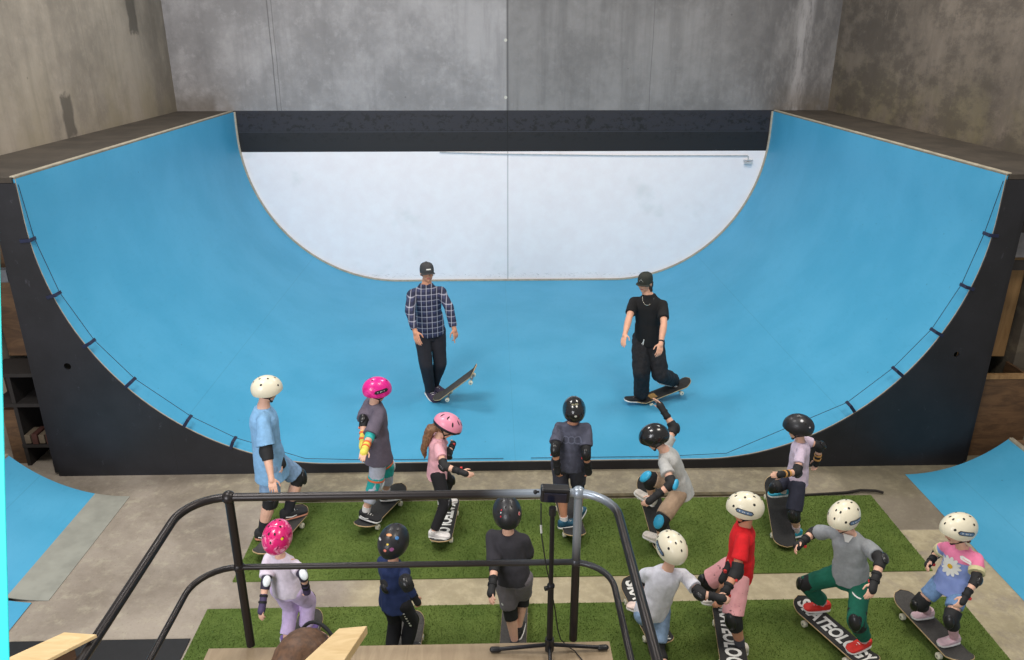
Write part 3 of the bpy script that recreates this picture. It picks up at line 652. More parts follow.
# ------------------------------------------------------------------ skateboards
POSE = json.loads('''{"P":{"K1":{"H":1.62,"a":75,"sa":75,"hy":65,"hp":8,"fl":60,"fr":85,"pe":[-2.303,-1.112,0.832],"nk":[-2.312,-1.112,1.358],"hd":[-2.251,-1.112,1.514],"ls":[-2.351,-0.965,1.285],"rs":[-2.273,-1.259,1.285],"lh":[-2.328,-1.018,0.8],"rh":[-2.278,-1.206,0.8],"le":[-2.269,-1.067,1.052],"re":[-2.234,-1.381,1.05],"lw":[-2.197,-1.161,0.859],"rw":[-2.188,-1.487,0.855],"lk":[-2.111,-0.947,0.516],"rk":[-2.321,-1.198,0.433],"la":[-2.231,-1.026,0.19],"ra":[-2.432,-1.199,0.09]},"K2":{"H":1.42,"a":65,"sa":65,"hy":65,"hp":12,"fl":75,"fr":115,"pe":[-1.358,-0.891,0.825],"nk":[-1.356,-0.891,1.278],"hd":[-1.322,-0.891,1.389],"ls":[-1.412,-0.77,1.214],"rs":[-1.3,-1.012,1.214],"lh":[-1.394,-0.814,0.797],"rh":[-1.322,-0.968,0.797],"le":[-1.441,-0.992,1.145],"re":[-1.359,-1.205,1.095],"lw":[-1.438,-1.134,1.006],"rw":[-1.375,-1.402,1.075],"lk":[-1.3,-0.736,0.501],"rk":[-1.377,-0.998,0.481],"la":[-1.327,-0.738,0.19],"ra":[-1.488,-1.044,0.19]},"K3":{"H":1.22,"a":85,"sa":85,"hy":85,"hp":35,"fl":75,"fr":95,"pe":[-0.783,-1.064,0.667],"nk":[-0.764,-1.064,1.01],"hd":[-0.689,-1.064,1.102],"ls":[-0.774,-0.95,0.955],"rs":[-0.754,-1.178,0.955],"lh":[-0.79,-0.991,0.643],"rh":[-0.777,-1.137,0.643],"le":[-0.679,-1.034,0.799],"re":[-0.698,-1.349,0.864],"lw":[-0.651,-0.865,0.793],"rw":[-0.545,-1.422,0.845],"lk":[-0.69,-0.875,0.415],"rk":[-0.708,-1.244,0.4],"la":[-0.76,-0.792,0.17],"ra":[-0.812,-1.335,0.17]},"K4":{"H":1.36,"a":5,"sa":5,"hy":0,"hp":-6,"fl":70,"fr":20,"pe":[0.43,-1.141,0.786],"nk":[0.463,-1.141,1.179],"hd":[0.468,-1.141,1.289],"ls":[0.336,-1.13,1.118],"rs":[0.59,-1.152,1.118],"lh":[0.349,-1.134,0.759],"rh":[0.511,-1.148,0.759],"le":[0.29,-1.318,1.005],"re":[0.57,-1.299,0.949],"lw":[0.312,-1.31,0.816],"rw":[0.6,-1.252,0.767],"lk":[0.377,-1.134,0.453],"rk":[0.539,-1.069,0.461],"la":[0.402,-1.193,0.16],"ra":[0.559,-1.05,0.16]},"K5":{"H":1.36,"a":-75,"sa":-75,"hy":-80,"hp":25,"fl":-60,"fr":-60,"pe":[1.427,-1.336,0.614],"nk":[1.269,-1.336,1.001],"hd":[1.172,-1.336,1.113],"ls":[1.236,-1.459,0.94],"rs":[1.302,-1.213,0.94],"lh":[1.406,-1.415,0.587],"rh":[1.448,-1.257,0.587],"le":[1.273,-1.658,0.843],"re":[1.408,-1.055,1.06],"lw":[1.12,-1.693,0.735],"rw":[1.316,-0.962,1.198],"lk":[1.217,-1.603,0.438],"rk":[1.158,-1.293,0.675],"la":[1.262,-1.478,0.17],"ra":[1.22,-1.193,0.4]},"K6":{"H":1.25,"a":-75,"sa":-75,"hy":-65,"hp":5,"fl":-100,"fr":-95,"pe":[2.572,-1.181,0.605],"nk":[2.551,-1.181,0.989],"hd":[2.507,-1.181,1.113],"ls":[2.521,-1.294,0.933],"rs":[2.581,-1.068,0.933],"lh":[2.552,-1.253,0.58],"rh":[2.591,-1.109,0.58],"le":[2.441,-1.442,0.813],"re":[2.778,-1.094,0.875],"lw":[2.285,-1.517,0.84],"rw":[2.788,-1.058,0.704],"lk":[2.497,-1.376,0.333],"rk":[2.35,-1.248,0.538],"la":[2.593,-1.291,0.09],"ra":[2.509,-1.071,0.4]},"K7":{"H":1.1,"a":18,"sa":18,"hy":5,"hp":-12,"fl":-20,"fr":20,"pe":[-1.793,-2.636,0.613],"nk":[-1.817,-2.636,0.905],"hd":[-1.816,-2.636,1.052],"ls":[-1.915,-2.604,0.856],"rs":[-1.719,-2.668,0.856],"lh":[-1.856,-2.616,0.591],"rh":[-1.73,-2.656,0.591],"le":[-1.9,-2.762,0.768],"re":[-1.614,-2.816,0.866],"lw":[-1.912,-2.864,0.653],"rw":[-1.616,-2.773,0.718],"lk":[-1.815,-2.547,0.356],"rk":[-1.683,-2.518,0.391],"la":[-1.838,-2.687,0.16],"ra":[-1.71,-2.585,0.16]},"K8":{"H":1.08,"a":35,"sa":35,"hy":20,"hp":-5,"fl":40,"fr":40,"pe":[-0.98,-2.8,0.638],"nk":[-0.974,-2.8,0.97],"hd":[-0.959,-2.8,1.114],"ls":[-1.057,-2.742,0.921],"rs":[-0.891,-2.858,0.921],"lh":[-1.033,-2.763,0.616],"rh":[-0.927,-2.837,0.616],"le":[-1.017,-2.847,0.784],"re":[-0.86,-3.03,0.955],"lw":[-0.916,-2.823,0.674],"rw":[-0.806,-3.015,0.814],"lk":[-1.0,-2.729,0.378],"rk":[-0.873,-2.759,0.393],"la":[-1.03,-2.819,0.16],"ra":[-0.915,-2.781,0.16]},"K9":{"H":1.25,"a":12,"sa":12,"hy":-8,"hp":-5,"fl":10,"fr":10,"pe":[-0.122,-2.645,0.711],"nk":[-0.156,-2.645,1.09],"hd":[-0.163,-2.645,1.235],"ls":[-0.271,-2.621,1.034],"rs":[-0.041,-2.669,1.034],"lh":[-0.195,-2.629,0.686],"rh":[-0.048,-2.661,0.686],"le":[-0.253,-2.747,0.871],"re":[-0.014,-2.598,0.842],"lw":[-0.275,-2.909,0.811],"rw":[-0.049,-2.557,0.676],"lk":[-0.143,-2.625,0.383],"rk":[-0.042,-2.54,0.432],"la":[-0.104,-2.675,0.09],"ra":[-0.079,-2.615,0.17]},"K10":{"H":1.25,"a":-20,"sa":5,"hy":-20,"hp":-5,"fl":-60,"fr":-30,"pe":[0.914,-2.758,0.457],"nk":[1.003,-2.758,0.831],"hd":[1.013,-2.758,0.996],"ls":[0.886,-2.748,0.775],"rs":[1.12,-2.768,0.775],"lh":[0.843,-2.784,0.432],"rh":[0.984,-2.732,0.432],"le":[0.869,-2.607,0.625],"re":[1.2,-2.958,0.76],"lw":[0.873,-2.56,0.456],"rw":[1.291,-2.99,0.76],"lk":[0.932,-2.517,0.426],"rk":[0.942,-2.872,0.192],"la":[0.944,-2.394,0.18],"ra":[0.994,-3.122,0.09]},"K11":{"H":1.36,"a":-70,"sa":-70,"hy":-75,"hp":8,"fl":-85,"fr":-80,"pe":[1.612,-2.532,0.655],"nk":[1.606,-2.532,1.041],"hd":[1.599,-2.532,1.172],"ls":[1.562,-2.652,0.98],"rs":[1.65,-2.412,0.98],"lh":[1.584,-2.609,0.627],"rh":[1.64,-2.455,0.627],"le":[1.503,-2.773,0.8],"re":[1.578,-2.524,0.799],"lw":[1.39,-2.886,0.697],"rw":[1.487,-2.609,0.655],"lk":[1.524,-2.768,0.373],"rk":[1.418,-2.404,0.422],"la":[1.62,-2.749,0.09],"ra":[1.585,-2.316,0.19]},"K12":{"H":1.3,"a":-145,"sa":-140,"hy":-125,"hp":18,"fl":-110,"fr":-90,"pe":[2.443,-2.601,0.611],"nk":[2.381,-2.601,1.006],"hd":[2.316,-2.601,1.129],"ls":[2.475,-2.68,0.948],"rs":[2.287,-2.522,0.948],"lh":[2.507,-2.646,0.585],"rh":[2.379,-2.556,0.585],"le":[2.48,-2.892,0.976],"re":[2.234,-2.351,0.83],"lw":[2.388,-3.016,0.878],"rw":[2.092,-2.463,0.812],"lk":[2.402,-2.867,0.425],"rk":[2.202,-2.426,0.393],"la":[2.536,-2.806,0.18],"ra":[2.39,-2.395,0.18]},"K13":{"H":1.09,"a":-135,"sa":-135,"hy":-97,"hp":8,"fl":-100,"fr":-95,"pe":[3.212,-2.639,0.551],"nk":[3.242,-2.639,0.885],"hd":[3.165,-2.639,1.036],"ls":[3.314,-2.711,0.836],"rs":[3.17,-2.567,0.836],"lh":[3.258,-2.685,0.529],"rh":[3.166,-2.593,0.529],"le":[3.235,-2.851,0.755],"re":[3.185,-2.45,0.7],"lw":[3.135,-2.918,0.661],"rw":[3.071,-2.551,0.685],"lk":[3.131,-2.839,0.387],"rk":[3.028,-2.593,0.327],"la":[3.239,-2.782,0.18],"ra":[3.191,-2.496,0.18]},"C1":{"H":1.8,"a":165,"sa":165,"hy":162,"hp":-6,"fl":140,"fr":150,"pe":[-1.05,1.75,1.004],"nk":[-1.071,1.75,1.576],"hd":[-1.052,1.75,1.735],"ls":[-0.897,1.797,1.464],"rs":[-1.245,1.703,1.464],"lh":[-0.954,1.776,0.968],"rh":[-1.145,1.724,0.968],"le":[-0.783,1.522,1.36],"re":[-1.244,1.409,1.353],"lw":[-0.725,1.435,1.121],"rw":[-1.178,1.249,1.157],"lk":[-0.924,1.653,0.555],"rk":[-1.087,1.523,0.59],"la":[-1.027,1.84,0.19],"ra":[-1.066,1.659,0.19]},"C2":{"H":1.74,"a":-160,"sa":-160,"hy":-140,"hp":4,"fl":-110,"fr":-110,"pe":[1.657,1.481,0.955],"nk":[1.633,1.481,1.508],"hd":[1.574,1.481,1.673],"ls":[1.797,1.421,1.4],"rs":[1.469,1.541,1.4],"lh":[1.747,1.448,0.92],"rh":[1.567,1.514,0.92],"le":[1.764,1.156,1.255],"re":[1.368,1.275,1.29],"lw":[1.704,0.979,1.085],"rw":[1.293,1.069,1.167],"lk":[1.795,1.302,0.532],"rk":[1.56,1.265,0.585],"la":[2.043,1.564,0.34],"ra":[1.6,1.398,0.2]}},"B":{"K1":[[-2.351,-1.604,0.105],[-2.131,-0.835,0.105]],"K2":[[-1.524,-1.211,0.105],[-1.2,-0.48,0.105]],"K3":[[-0.759,-1.473,0.105],[-0.694,-0.676,0.105]],"K4":[[0.503,-1.414,0.105],[0.442,-0.616,0.105]],"K5":[[1.312,-1.58,0.06],[1.201,-0.913,0.488]],"K6":[[2.42,-1.52,0.06],[2.513,-0.788,0.369]],"K7":[[-1.727,-3.111,0.105],[-1.72,-2.311,0.105]],"K8":[[-0.931,-3.154,0.105],[-0.913,-2.354,0.105]],"K9":[[-0.134,-2.91,0.105],[-0.079,-2.112,0.105]],"K10":[[1.033,-2.77,0.105],[0.888,-1.983,0.105]],"K11":[[1.489,-3.065,0.105],[1.621,-2.276,0.105]],"K12":[[2.534,-3.006,0.105],[2.228,-2.267,0.105]],"K13":[[3.225,-3.006,0.105],[3.103,-2.215,0.105]],"C1":[[-1.008,1.527,0.14],[-0.452,1.308,0.671]],"C2":[[1.508,1.36,0.15],[2.252,1.583,0.343]]}}''')
GRIP = mat('black_grip_tape', S(48, 48, 48), .95, .15, 60); GRIPG = mat('grey_grip_tape', S(74, 72, 70), .95, .15, 60)
MAPLE = mat('maple_ply_edge', S(200, 172, 128), .5); WHITE = mat('white_print', S(226, 226, 222), .7, .03); TRK = mat('cast_truck', S(160, 160, 164), .35, metal=.8)
WH = mat('cream_wheel', S(232, 226, 204), .45); BOT = mat('board_bottom', S(150, 96, 60), .4)
def bw(x, L=.40, W_=.103):     # half width along the deck
    e = (abs(x) - (L - .115)) / .115
    return W_ if e <= 0 else W_ * math.sqrt(max(0, 1 - e ** 2.3)) + .0005
def bz(x):
    e = max(0, abs(x) - .275); return .36 * e * min(1, e / .05 + .2)
def deck_mesh(name, z0, th, mats, shrink=0.):
    k = MB(); n = 44; m = 8; T_ = []; Bt = []
    for i in range(n + 1):
        x = -.40 + .80 * i / n; x = x * (1 - shrink)
        w_ = max(bw(x / (1 - shrink)) - shrink * .1, .0005)
        T_.append([V((x, -w_ + 2 * w_ * j / m, bz(x) + z0 + .006 * ((2 * j / m - 1) ** 2))) for j in range(m + 1)])
    vs = [p for r in T_ for p in r] + [p - V((0, 0, th)) for r in T_ for p in r]; B = (n + 1) * (m + 1); fs = []; mi = []
    for i in range(n):
        for j in range(m):
            a = i * (m + 1) + j; fs.append((a, a + m + 1, a + m + 2, a + 1)); mi.append(0); fs.append((B + a, B + a + 1, B + a + m + 2, B + a + m + 1)); mi.append(len(mats) - 1)
        for j in (0, m):
            a = i * (m + 1) + j; fs.append((a, B + a, B + a + m + 1, a + m + 1)); mi.append(0)
    for i in (0, n):
        for j in range(m): a = i * (m + 1) + j; fs.append((a, a + 1, B + a + 1, B + a)); mi.append(0)
    me = bpy.data.meshes.new(name); me.from_pydata(vs, [], fs); me.polygons.foreach_set('material_index', mi)
    for q in mats: me.materials.append(q)
    bm = bmesh.new(); bm.from_mesh(me); bmesh.ops.recalc_face_normals(bm, faces=bm.faces); bm.to_mesh(me); bm.free(); me.shade_smooth(); return me
ME_DECK = deck_mesh('deck', 0, .011, [MAPLE, BOT]); ME_GRIP = deck_mesh('grip_tape', .0016, .0014, [GRIP], .012); ME_GRIPG = ME_GRIP.copy(); ME_GRIPG.materials[0] = GRIPG
def truck_mesh():
    k = MB(); k.box((0, 0, -.016), (.085, .055, .008)); k.rcone((.012, 0, -.02), .014, (0, 0, -.045), .013); k.rcone((0, -.06, -.060), .010, (0, .06, -.060), .010); k.rcone((0, 0, -.045), .015, (0, 0, -.060), .016); k.cyl((0, -.108, -.062), (0, .108, -.062), .004)
    return k.mesh('truck', [TRK])
def wheel_mesh():
    k = MB(); R = []
    for y, r in ((-.017, .014), (-.017, .021), (-.012, .0265), (.012, .0265), (.017, .021), (.017, .014)): R.append([V((r * math.cos(2 * PI * i / 20), y, r * math.sin(2 * PI * i / 20))) for i in range(20)])
    k.loft(R, 0); k.cyl((0, -.019, 0), (0, .019, 0), .008, 12, 1)
    return k.mesh('wheel', [WH, TRK])
ME_T = truck_mesh(); ME_W = wheel_mesh()
for m_ in (ME_T, ME_W): m_.shade_smooth(); sharp(m_)
def link(name, me, parent, loc=(0, 0, 0)):
    o = bpy.data.objects.new(name, me); COL.objects.link(o); o.parent = parent; o.location = loc; return o
def make_board():
    r = empty('skateboard'); link('deck', ME_DECK, r); link('grip_tape', ME_GRIP, r)
    for x in (-.215, .215):
        t = link('truck', ME_T, r, (x, 0, 0)); 
        for y in (-.085, .085): link('wheel', ME_W, t, (0, y, -.063))
    return r
def dup(root):
    r = root.copy(); COL.objects.link(r)
    for ch in list(root.children):
        c = ch.copy(); COL.objects.link(c); c.parent = r
        for g in ch.children: d = g.copy(); COL.objects.link(d); d.parent = c
    return r
TXT = text_geo('SKATEOLOGY', .155, .006)
def board_text(r, flip=1):
    vs, fs = TXT; xs = [v.x for v in vs]; w_ = max(xs) - min(xs); k = .72 / w_
    out = []
    for v in vs:
        x = v.x * k; y = v.y * 1.05      # reads from the nose (-x) to the tail
        out.append(V((x, y, bz(x) + .0026 + .006 * (min(1, abs(y) / .1)) ** 2)))
    me = bpy.data.meshes.new('lettering'); me.from_pydata(out, [], fs); me.materials.append(WHITE)
    link('lettering', me, r)
LB = {
 'K1': ('skateboard under the tall child in the light blue shirt', 0, 1), 'K2': ('dark skateboard under the child in the pink helmet and grey shirt', 0, 0),
 'K3': ('skateboard with white lettering under the girl in pink', 1, 0), 'K4': ('skateboard under the child in the slate shirt behind the rail', 0, 0),
 'K5': ('black skateboard with raised nose under the crouching child', 0, 0), 'K6': ('black skateboard with raised nose under the child in the lilac shirt', 0, 0),
 'K7': ('skateboard mostly hidden under the child in lavender trousers', 0, 1), 'K8': ('skateboard under the child in the navy jacket', 0, 1), 'K9': ('skateboard under the child in charcoal shirt and grey shorts', 0, 1),
 'K10': ('white lettered skateboard under the child in the white shirt', 1, 0), 'K11': ('white lettered skateboard under the child in the red shirt', 1, 0), 'K12': ('white lettered skateboard under the child in green trousers', 1, 0),
 'K13': ('plain grey skateboard under the child in the daisy shirt', 0, 1), 'C1': ('skateboard tipped up by the man in the plaid shirt', 0, 1), 'C2': ('worn skateboard tipped up by the man in the black shirt', 0, 0)}
proto = None
for key, (lab, txt, gr) in LB.items():
    tail, nose = (V(p) for p in POSE['B'][key])
    if proto is None: proto = make_board(); b = proto
    else: b = dup(proto)
    for c in b.children:
        if c.name.startswith('grip_tape'): c.data = ME_GRIPG if gr else ME_GRIP
    tag(b, lab, 'skateboard', 'skateboards of the adults' if key[0] == 'C' else 'skateboards of the children')
    # local -x = nose, +x = tail
    X = (tail - nose).normalized(); Y = V((0, 0, 1)).cross(X).normalized()
    if key == 'C1': Y = Matrix.Rotation(rad(14 if (X.cross(Y)).cross(V((0, -1, .4))).dot(X) > 0 else -14), 3, X) @ Y
    Z = X.cross(Y)
    M = Matrix((X, Y, Z)).transposed().to_4x4()
    kick = bz(.39)
    M.translation = (tail + nose) / 2 - Z * (0.0 if abs(tail.z - nose.z) < .01 else kick * .8); b.matrix_world = M
    if abs(tail.z - nose.z) < .01: b.location.z = .105
    b['k'] = key
    LBK = LB
boards = {o['k']: o for o in COL.objects if 'k' in o}
for o in boards.values(): del o['k']
for key, (lab, txt, gr) in LB.items():
    if txt: board_text(boards[key])
# brown sticker patch across the worn board
k = MB(); k.add([(.10 + .09 * i, -.09 + .18 * j, .0035) for i in (0, 1) for j in (0, 1)], [(0, 2, 3, 1)])
o = k.build('brown_patch', mat('brown_patch', S(176, 136, 74), .7, .3, 30), boards['C2'])
# ------------------------------------------------------------------ people
SKIN = {'a': S(222, 168, 140), 'b': S(206, 146, 116), 'c': S(226, 178, 154)}
LIP = mat('lips', S(186, 104, 96), .5); BROW = mat('eyebrow', S(80, 54, 38), .8); EYEW = mat('eye_white', S(232, 230, 226), .2); IRIS = mat('iris', S(50, 36, 28), .15)
PADB = mat('black_pad', S(30, 30, 32), .75, .1); CAPB = mat('black_hard_cap', S(34, 34, 36), .3); STRAP = mat('black_strap', S(24, 24, 26), .8); REDT = mat('red_tab', S(214, 60, 60), .6)
SOLEW = mat('white_sole', S(232, 230, 226), .6); LACE = mat('white_lace', S(230, 228, 224), .7); VENT = mat('vent_hole', S(28, 26, 24), .8)
def frame(yaw, pitch=0, roll=0):
    y, p = rad(yaw), rad(pitch); F = V((math.sin(y) * math.cos(p), math.cos(y) * math.cos(p), -math.sin(p))); R = V((math.cos(y), -math.sin(y), 0)); U = R.cross(F)
    if roll: c, s = math.cos(rad(roll)), math.sin(rad(roll)); R, U = R * c + U * s, U * c - R * s
    return R, F, U
class Person:
    def __init__(s, key, label, group, adult=False, skin='a', name='person'):
        p = POSE['P'][key]; s.p = p; s.H = p['H']; s.ad = adult; s.key = key; s.seed = sum(map(ord, key))
        for n in ('pe', 'nk', 'hd', 'ls', 'rs', 'lh', 'rh', 'le', 're', 'lw', 'rw', 'lk', 'rk', 'la', 'ra'): setattr(s, n, V(p[n]))
        s.hs = .225 if adult else .200
        s.hd = s.hd - V((0, 0, .012))
        s.org = V(((s.la.x + s.ra.x) / 2, (s.la.y + s.ra.y) / 2, min(s.la.z, s.ra.z) - .07))
        s.root = empty(name, s.org); tag(s.root, label, 'person', group)
        s.up = (s.nk - s.pe).normalized()
        s.HR, s.HF, s.HU = frame(p['hy'], p['hp'])
        s.skin = mat('skin_' + skin, SKIN[skin], .55, .05)
        s.sd = (lambda yaw: (V((math.cos(rad(yaw)), -math.sin(rad(yaw)), 0))))
    def ring(s, t, hw, hd, fwd=0, n=20):
        """ellipse round the spine; t 0 pelvis .. 1 neck"""
        k = max(0, min(1, t)); yaw = s.p['a'] * (1 - k) + s.p['sa'] * k
        R = s.sd(yaw); R = (R - s.up * R.dot(s.up)).normalized(); F = s.up.cross(R)
        L = (s.nk - s.pe).length
        c = s.pe + s.up * (L * t) + F * (fwd * s.H)
        out = []
        for i in range(n):
            a = 2 * PI * i / n; ca, sa = math.cos(a), math.sin(a); q = 2.3
            out.append(c + R * (hw * s.H * math.copysign(abs(ca) ** (2 / q), ca)) + F * (hd * s.H * math.copysign(abs(sa) ** (2 / q), sa)))
        return out
    def torso(s, k, e=0, lo=-.2, hi=1.06, hem=0, wide=1.):
        ad = 1.0 if s.ad else .94
        T = [(-.22, .060, .050), (-.10, .082, .058), (.05, .086, .060), (.28, .074, .054), (.52, .082, .060), (.76, .090, .060), (.90, .070, .048), (.98, .042, .036), (1.06, .030, .030)]
        R = []
        ts = [lo + (hi - lo) * i / 16 for i in range(17)]
        for t in ts:
            for (t0, w0, d0), (t1, w1, d1) in zip(T, T[1:]):
                if t0 <= t <= t1 or (t < T[0][0] and t0 == T[0][0]): u = max(0, (t - t0) / (t1 - t0)); w_, d_ = w0 + (w1 - w0) * u, d0 + (d1 - d0) * u; break
            ee = e; 
            if hem and t < .6: ee = e + hem * (.6 - t) / .8
            if e and t > .9: ee = e * .6
            if e and t < .3: w_ = max(w_, .084); d_ = max(d_, .058)
            if not e and t > .68: w_ *= .86; d_ *= .80
            R.append(s.ring(t, (w_ * ad + ee) * wide, d_ * ad + ee))
        k.loft(R)
    def arm_pts(s, side): return (s.ls, s.le, s.lw) if side == 'l' else (s.rs, s.re, s.rw)
    def hand(s, k, side, d=None, curl=.5, point=False, n=None):
        sh, el, wr = s.arm_pts(side); d = (wr - el).normalized() if d is None else V(d).normalized()
        L = .108 * s.H if s.ad else .105 * s.H
        toc = (s.pe.lerp(s.nk, .3) - wr); n = toc if n is None else V(n); n = (n - d * n.dot(d)).normalized()     # palm faces n
        w = d.cross(n)                                                 # across the palm
        F = V((math.sin(rad(s.p['a'])), math.cos(rad(s.p['a'])), 0))
        if w.dot(F) < 0 and abs(w.dot(F)) > .1: w = -w                      # thumb side forward
        r = max(.0068, .043 * L)
        k.rcone(wr - d * .01, .017 * s.H if not s.ad else .017 * s.H, wr + d * L * .16, .155 * L)
        for j in range(4):
            off = (1.5 - j) * .115 * L; kn = wr + d * L * (.50 - .02 * abs(j - 1)) + w * off
            k.rcone(wr + d * L * .14 + w * off * .7, r * 1.35, kn, r * 1.25, 8)
            ln = L * (.44, .50, .46, .36)[j]; c = .12 if (point and j == 0) else curl * (1 + .12 * j) * (1.7 if point else 1)
            q = kn; a = c * .5
            for seg in (.45, .32, .23):
                dd = (d * math.cos(a) + n * math.sin(a)); e = q + dd * ln * seg; k.rcone(q, r, e, r * .93, 8); q = e; a += c * .75
        b = wr + d * L * .16 + w * L * .15; m1 = b + (d * .62 + w * .62 + n * .30).normalized() * L * .25; k.rcone(b, r * 1.5, m1, r * 1.15, 8)
        k.rcone(m1, r * 1.15, m1 + (d * .9 + w * .15 + n * .35).normalized() * L * .22, r * .95, 8)
    def body(s, lh={}, rh={}, hair=None):
        H = s.H; k = MB(); s.torso(k)
        R, F, U = s.HR, s.HF, s.HU; h = s.hs; c = s.hd
        M = Matrix((R, F, U)).transposed()
        # neck
        k.rcone(s.nk - s.up * .05 * H, .040 * H, c - U * h * .30 - F * h * .10, .031 * H if s.ad else .028 * H)
        for sd in ('l', 'r'):
            sh, el, wr = s.arm_pts(sd)
            k.rcone(s.nk - s.up * .055 * H, .026 * H, sh, .030 * H)
            k.rcone(sh, .031 * H, el, .023 * H); k.rcone(el, .0235 * H, el.lerp(wr, .35), .0245 * H); k.rcone(el.lerp(wr, .35), .0245 * H, wr, .0155 * H)
            s.hand(k, sd, **(lh if sd == 'l' else rh))
            hp, kn, an = (s.lh, s.lk, s.la) if sd == 'l' else (s.rh, s.rk, s.ra)
            k.rcone(hp, .052 * H, kn, .035 * H); k.rcone(kn, .035 * H, kn.lerp(an, .35), .036 * H); k.rcone(kn.lerp(an, .35), .036 * H, an, .021 * H)
            fd = s.foot_dir(sd); k.rcone(an - V((0, 0, .03)), .018 * H, an + fd * .02 * H - V((0, 0, .045)), .010 * H)
        # skull, jaw, features
        k.sph(c + U * h * .13 - F * h * .04, .345 * h, .43 * h, .385 * h, M)
        k.sph(c - U * h * .15 + F * h * .07, .275 * h, .31 * h, .32 * h, M)
        k.sph(c - U * h * .385 + F * h * .22, .10 * h, .10 * h, .075 * h, M)
        k.rcone(c + U * h * .02 + F * h * .37, .035 * h, c - U * h * .13 + F * h * .44, .052 * h, 8)
        k.sph(c - U * h * .245 + F * h * .345, .10 * h, .04 * h, .032 * h, M); k.sph(c + U * h * .085 + F * h * .335, .24 * h, .065 * h, .04 * h, M)
        for q in (-1, 1):
            k.sph(c + R * q * h * .345 - F * h * .04 - U * h * .03, .035 * h, .075 * h, .125 * h, M); k.sph(c + R * q * h * .16 + F * h * .29 - U * h * .10, .10 * h, .07 * h, .09 * h, M)
        cc = c - s.org
        def post(me):
            for p_ in me.polygons:
                d = p_.center - cc; x, y, z = d.dot(R) / h, d.dot(F) / h, d.dot(U) / h
                if y > .30 and abs(x) < .105 and -.275 < z < -.215: p_.material_index = 1
                elif y > .26 and .06 < abs(x) < .22 and .085 < z < .12: p_.material_index = 2
            bm = bmesh.new(); bm.from_mesh(me)
            for q in (-1, 1):
                for rr, of, mi, sx in ((.052, .335, 3, 1.25), (.030, .372, 4, 1)):
                    r_ = bmesh.ops.create_uvsphere(bm, u_segments=10, v_segments=8, radius=1)
                    MM = Matrix.Translation(cc + R * q * h * .135 + F * h * of + U * h * .025) @ (M @ Matrix.Diagonal((rr * h * sx, rr * h * .55, rr * h * .75))).to_4x4()
                    vs = set(r_['verts']); bmesh.ops.transform(bm, matrix=MM, verts=r_['verts'])
                    for f in bm.faces:
                        if f.verts[0] in vs: f.material_index = mi
            bm.to_mesh(me); bm.free()
        s.b = k.organic('body', [s.skin, LIP, BROW, EYEW, IRIS], s.root, s.org, .0056 if s.ad else .0050, 3, post=post)
        return s
    def foot_dir(s, sd, pitch=0):
        a = rad(s.p['fl' if sd == 'l' else 'fr']); return V((math.sin(a), math.cos(a), 0))
    def shirt(s, m, e=.014, hem=.014, lo=-.16, sleeve=.55, sr=.043, name='shirt', fold=.010, cuff=None, hood=False):
        k = MB(); s.torso(k, e, lo, 1.03 if s.ad else .985, hem)
        for sd in ('l', 'r'):
            sh, el, wr = s.arm_pts(sd); H = s.H
            k.rcone(s.nk - s.up * .052 * H, (.030 + e) * H, sh, (.029 + e * .5) * H)
            if sleeve <= 1: k.rcone(sh, (.030 + e * .5) * H, sh.lerp(el, sleeve), (sr + .002) * H, 16, None, (1, 0))
            else:
                k.rcone(sh, (.030 + e * .5) * H, el, sr * .88 * H, 16); k.rcone(el, sr * .88 * H, el.lerp(wr, sleeve - 1), sr * .68 * H, 16, None, (1, 0))
        s.sh = k.organic(name, [m], s.root, s.org, .0085 if s.ad else .0072, 3, fold, 9 / max(.6, s.H) * 1.2, seed=s.seed)
        if cuff is not None:
            for sd in ('l', 'r'):
                sh, el, wr = s.arm_pts(sd); d = (el - sh).normalized(); e_ = sh.lerp(el, sleeve); k = MB(); k.rcone(e_ - d * .02, (sr + .008) * s.H, e_ + d * .012, (sr + .008) * s.H, 18, None, (0, 0)); k.build('sleeve_cuff', cuff, s.sh, (0, 0, 0)).data.transform(Matrix.Translation(-s.org))
        return s
    def bottoms(s, m, length=.85, r0=.062, r1=.052, name='shorts', hi=.12, fold=.008, ankle=.034):
        """length <=1: down the thigh; up to 2: down the shin"""
        k = MB(); H = s.H; s.torso(k, .010, -.24, hi)
        for sd in ('l', 'r'):
            hp, kn, an = (s.lh, s.lk, s.la) if sd == 'l' else (s.rh, s.rk, s.ra)
            if length <= 1: k.rcone(hp, r0 * H, hp.lerp(kn, length), (r1 + .002) * H, 16, None, (1, 0))
            else:
                k.rcone(hp, r0 * H, kn, r1 * H, 16); e = kn.lerp(an, length - 1); k.rcone(kn, r1 * H, e, (r1 + (ankle - r1) * (length - 1)) * H, 16, None, (1, 0))
        s.bt = k.organic(name, [m], s.root, s.org, .0085 if s.ad else .0072, 3, fold, 10, seed=s.seed + 3); return s
    def sock(s, m, h=.30):
        for sd in ('l', 'r'):
            kn, an = (s.lk, s.la) if sd == 'l' else (s.rk, s.ra); e = an.lerp(kn, h); k = MB()
            k.rcone(an - V((0, 0, .03)), .027 * s.H, e, (.026 + .016 * h) * s.H, 16, None, (1, 0)); k.build('sock', m, s.root, s.org)
        return s
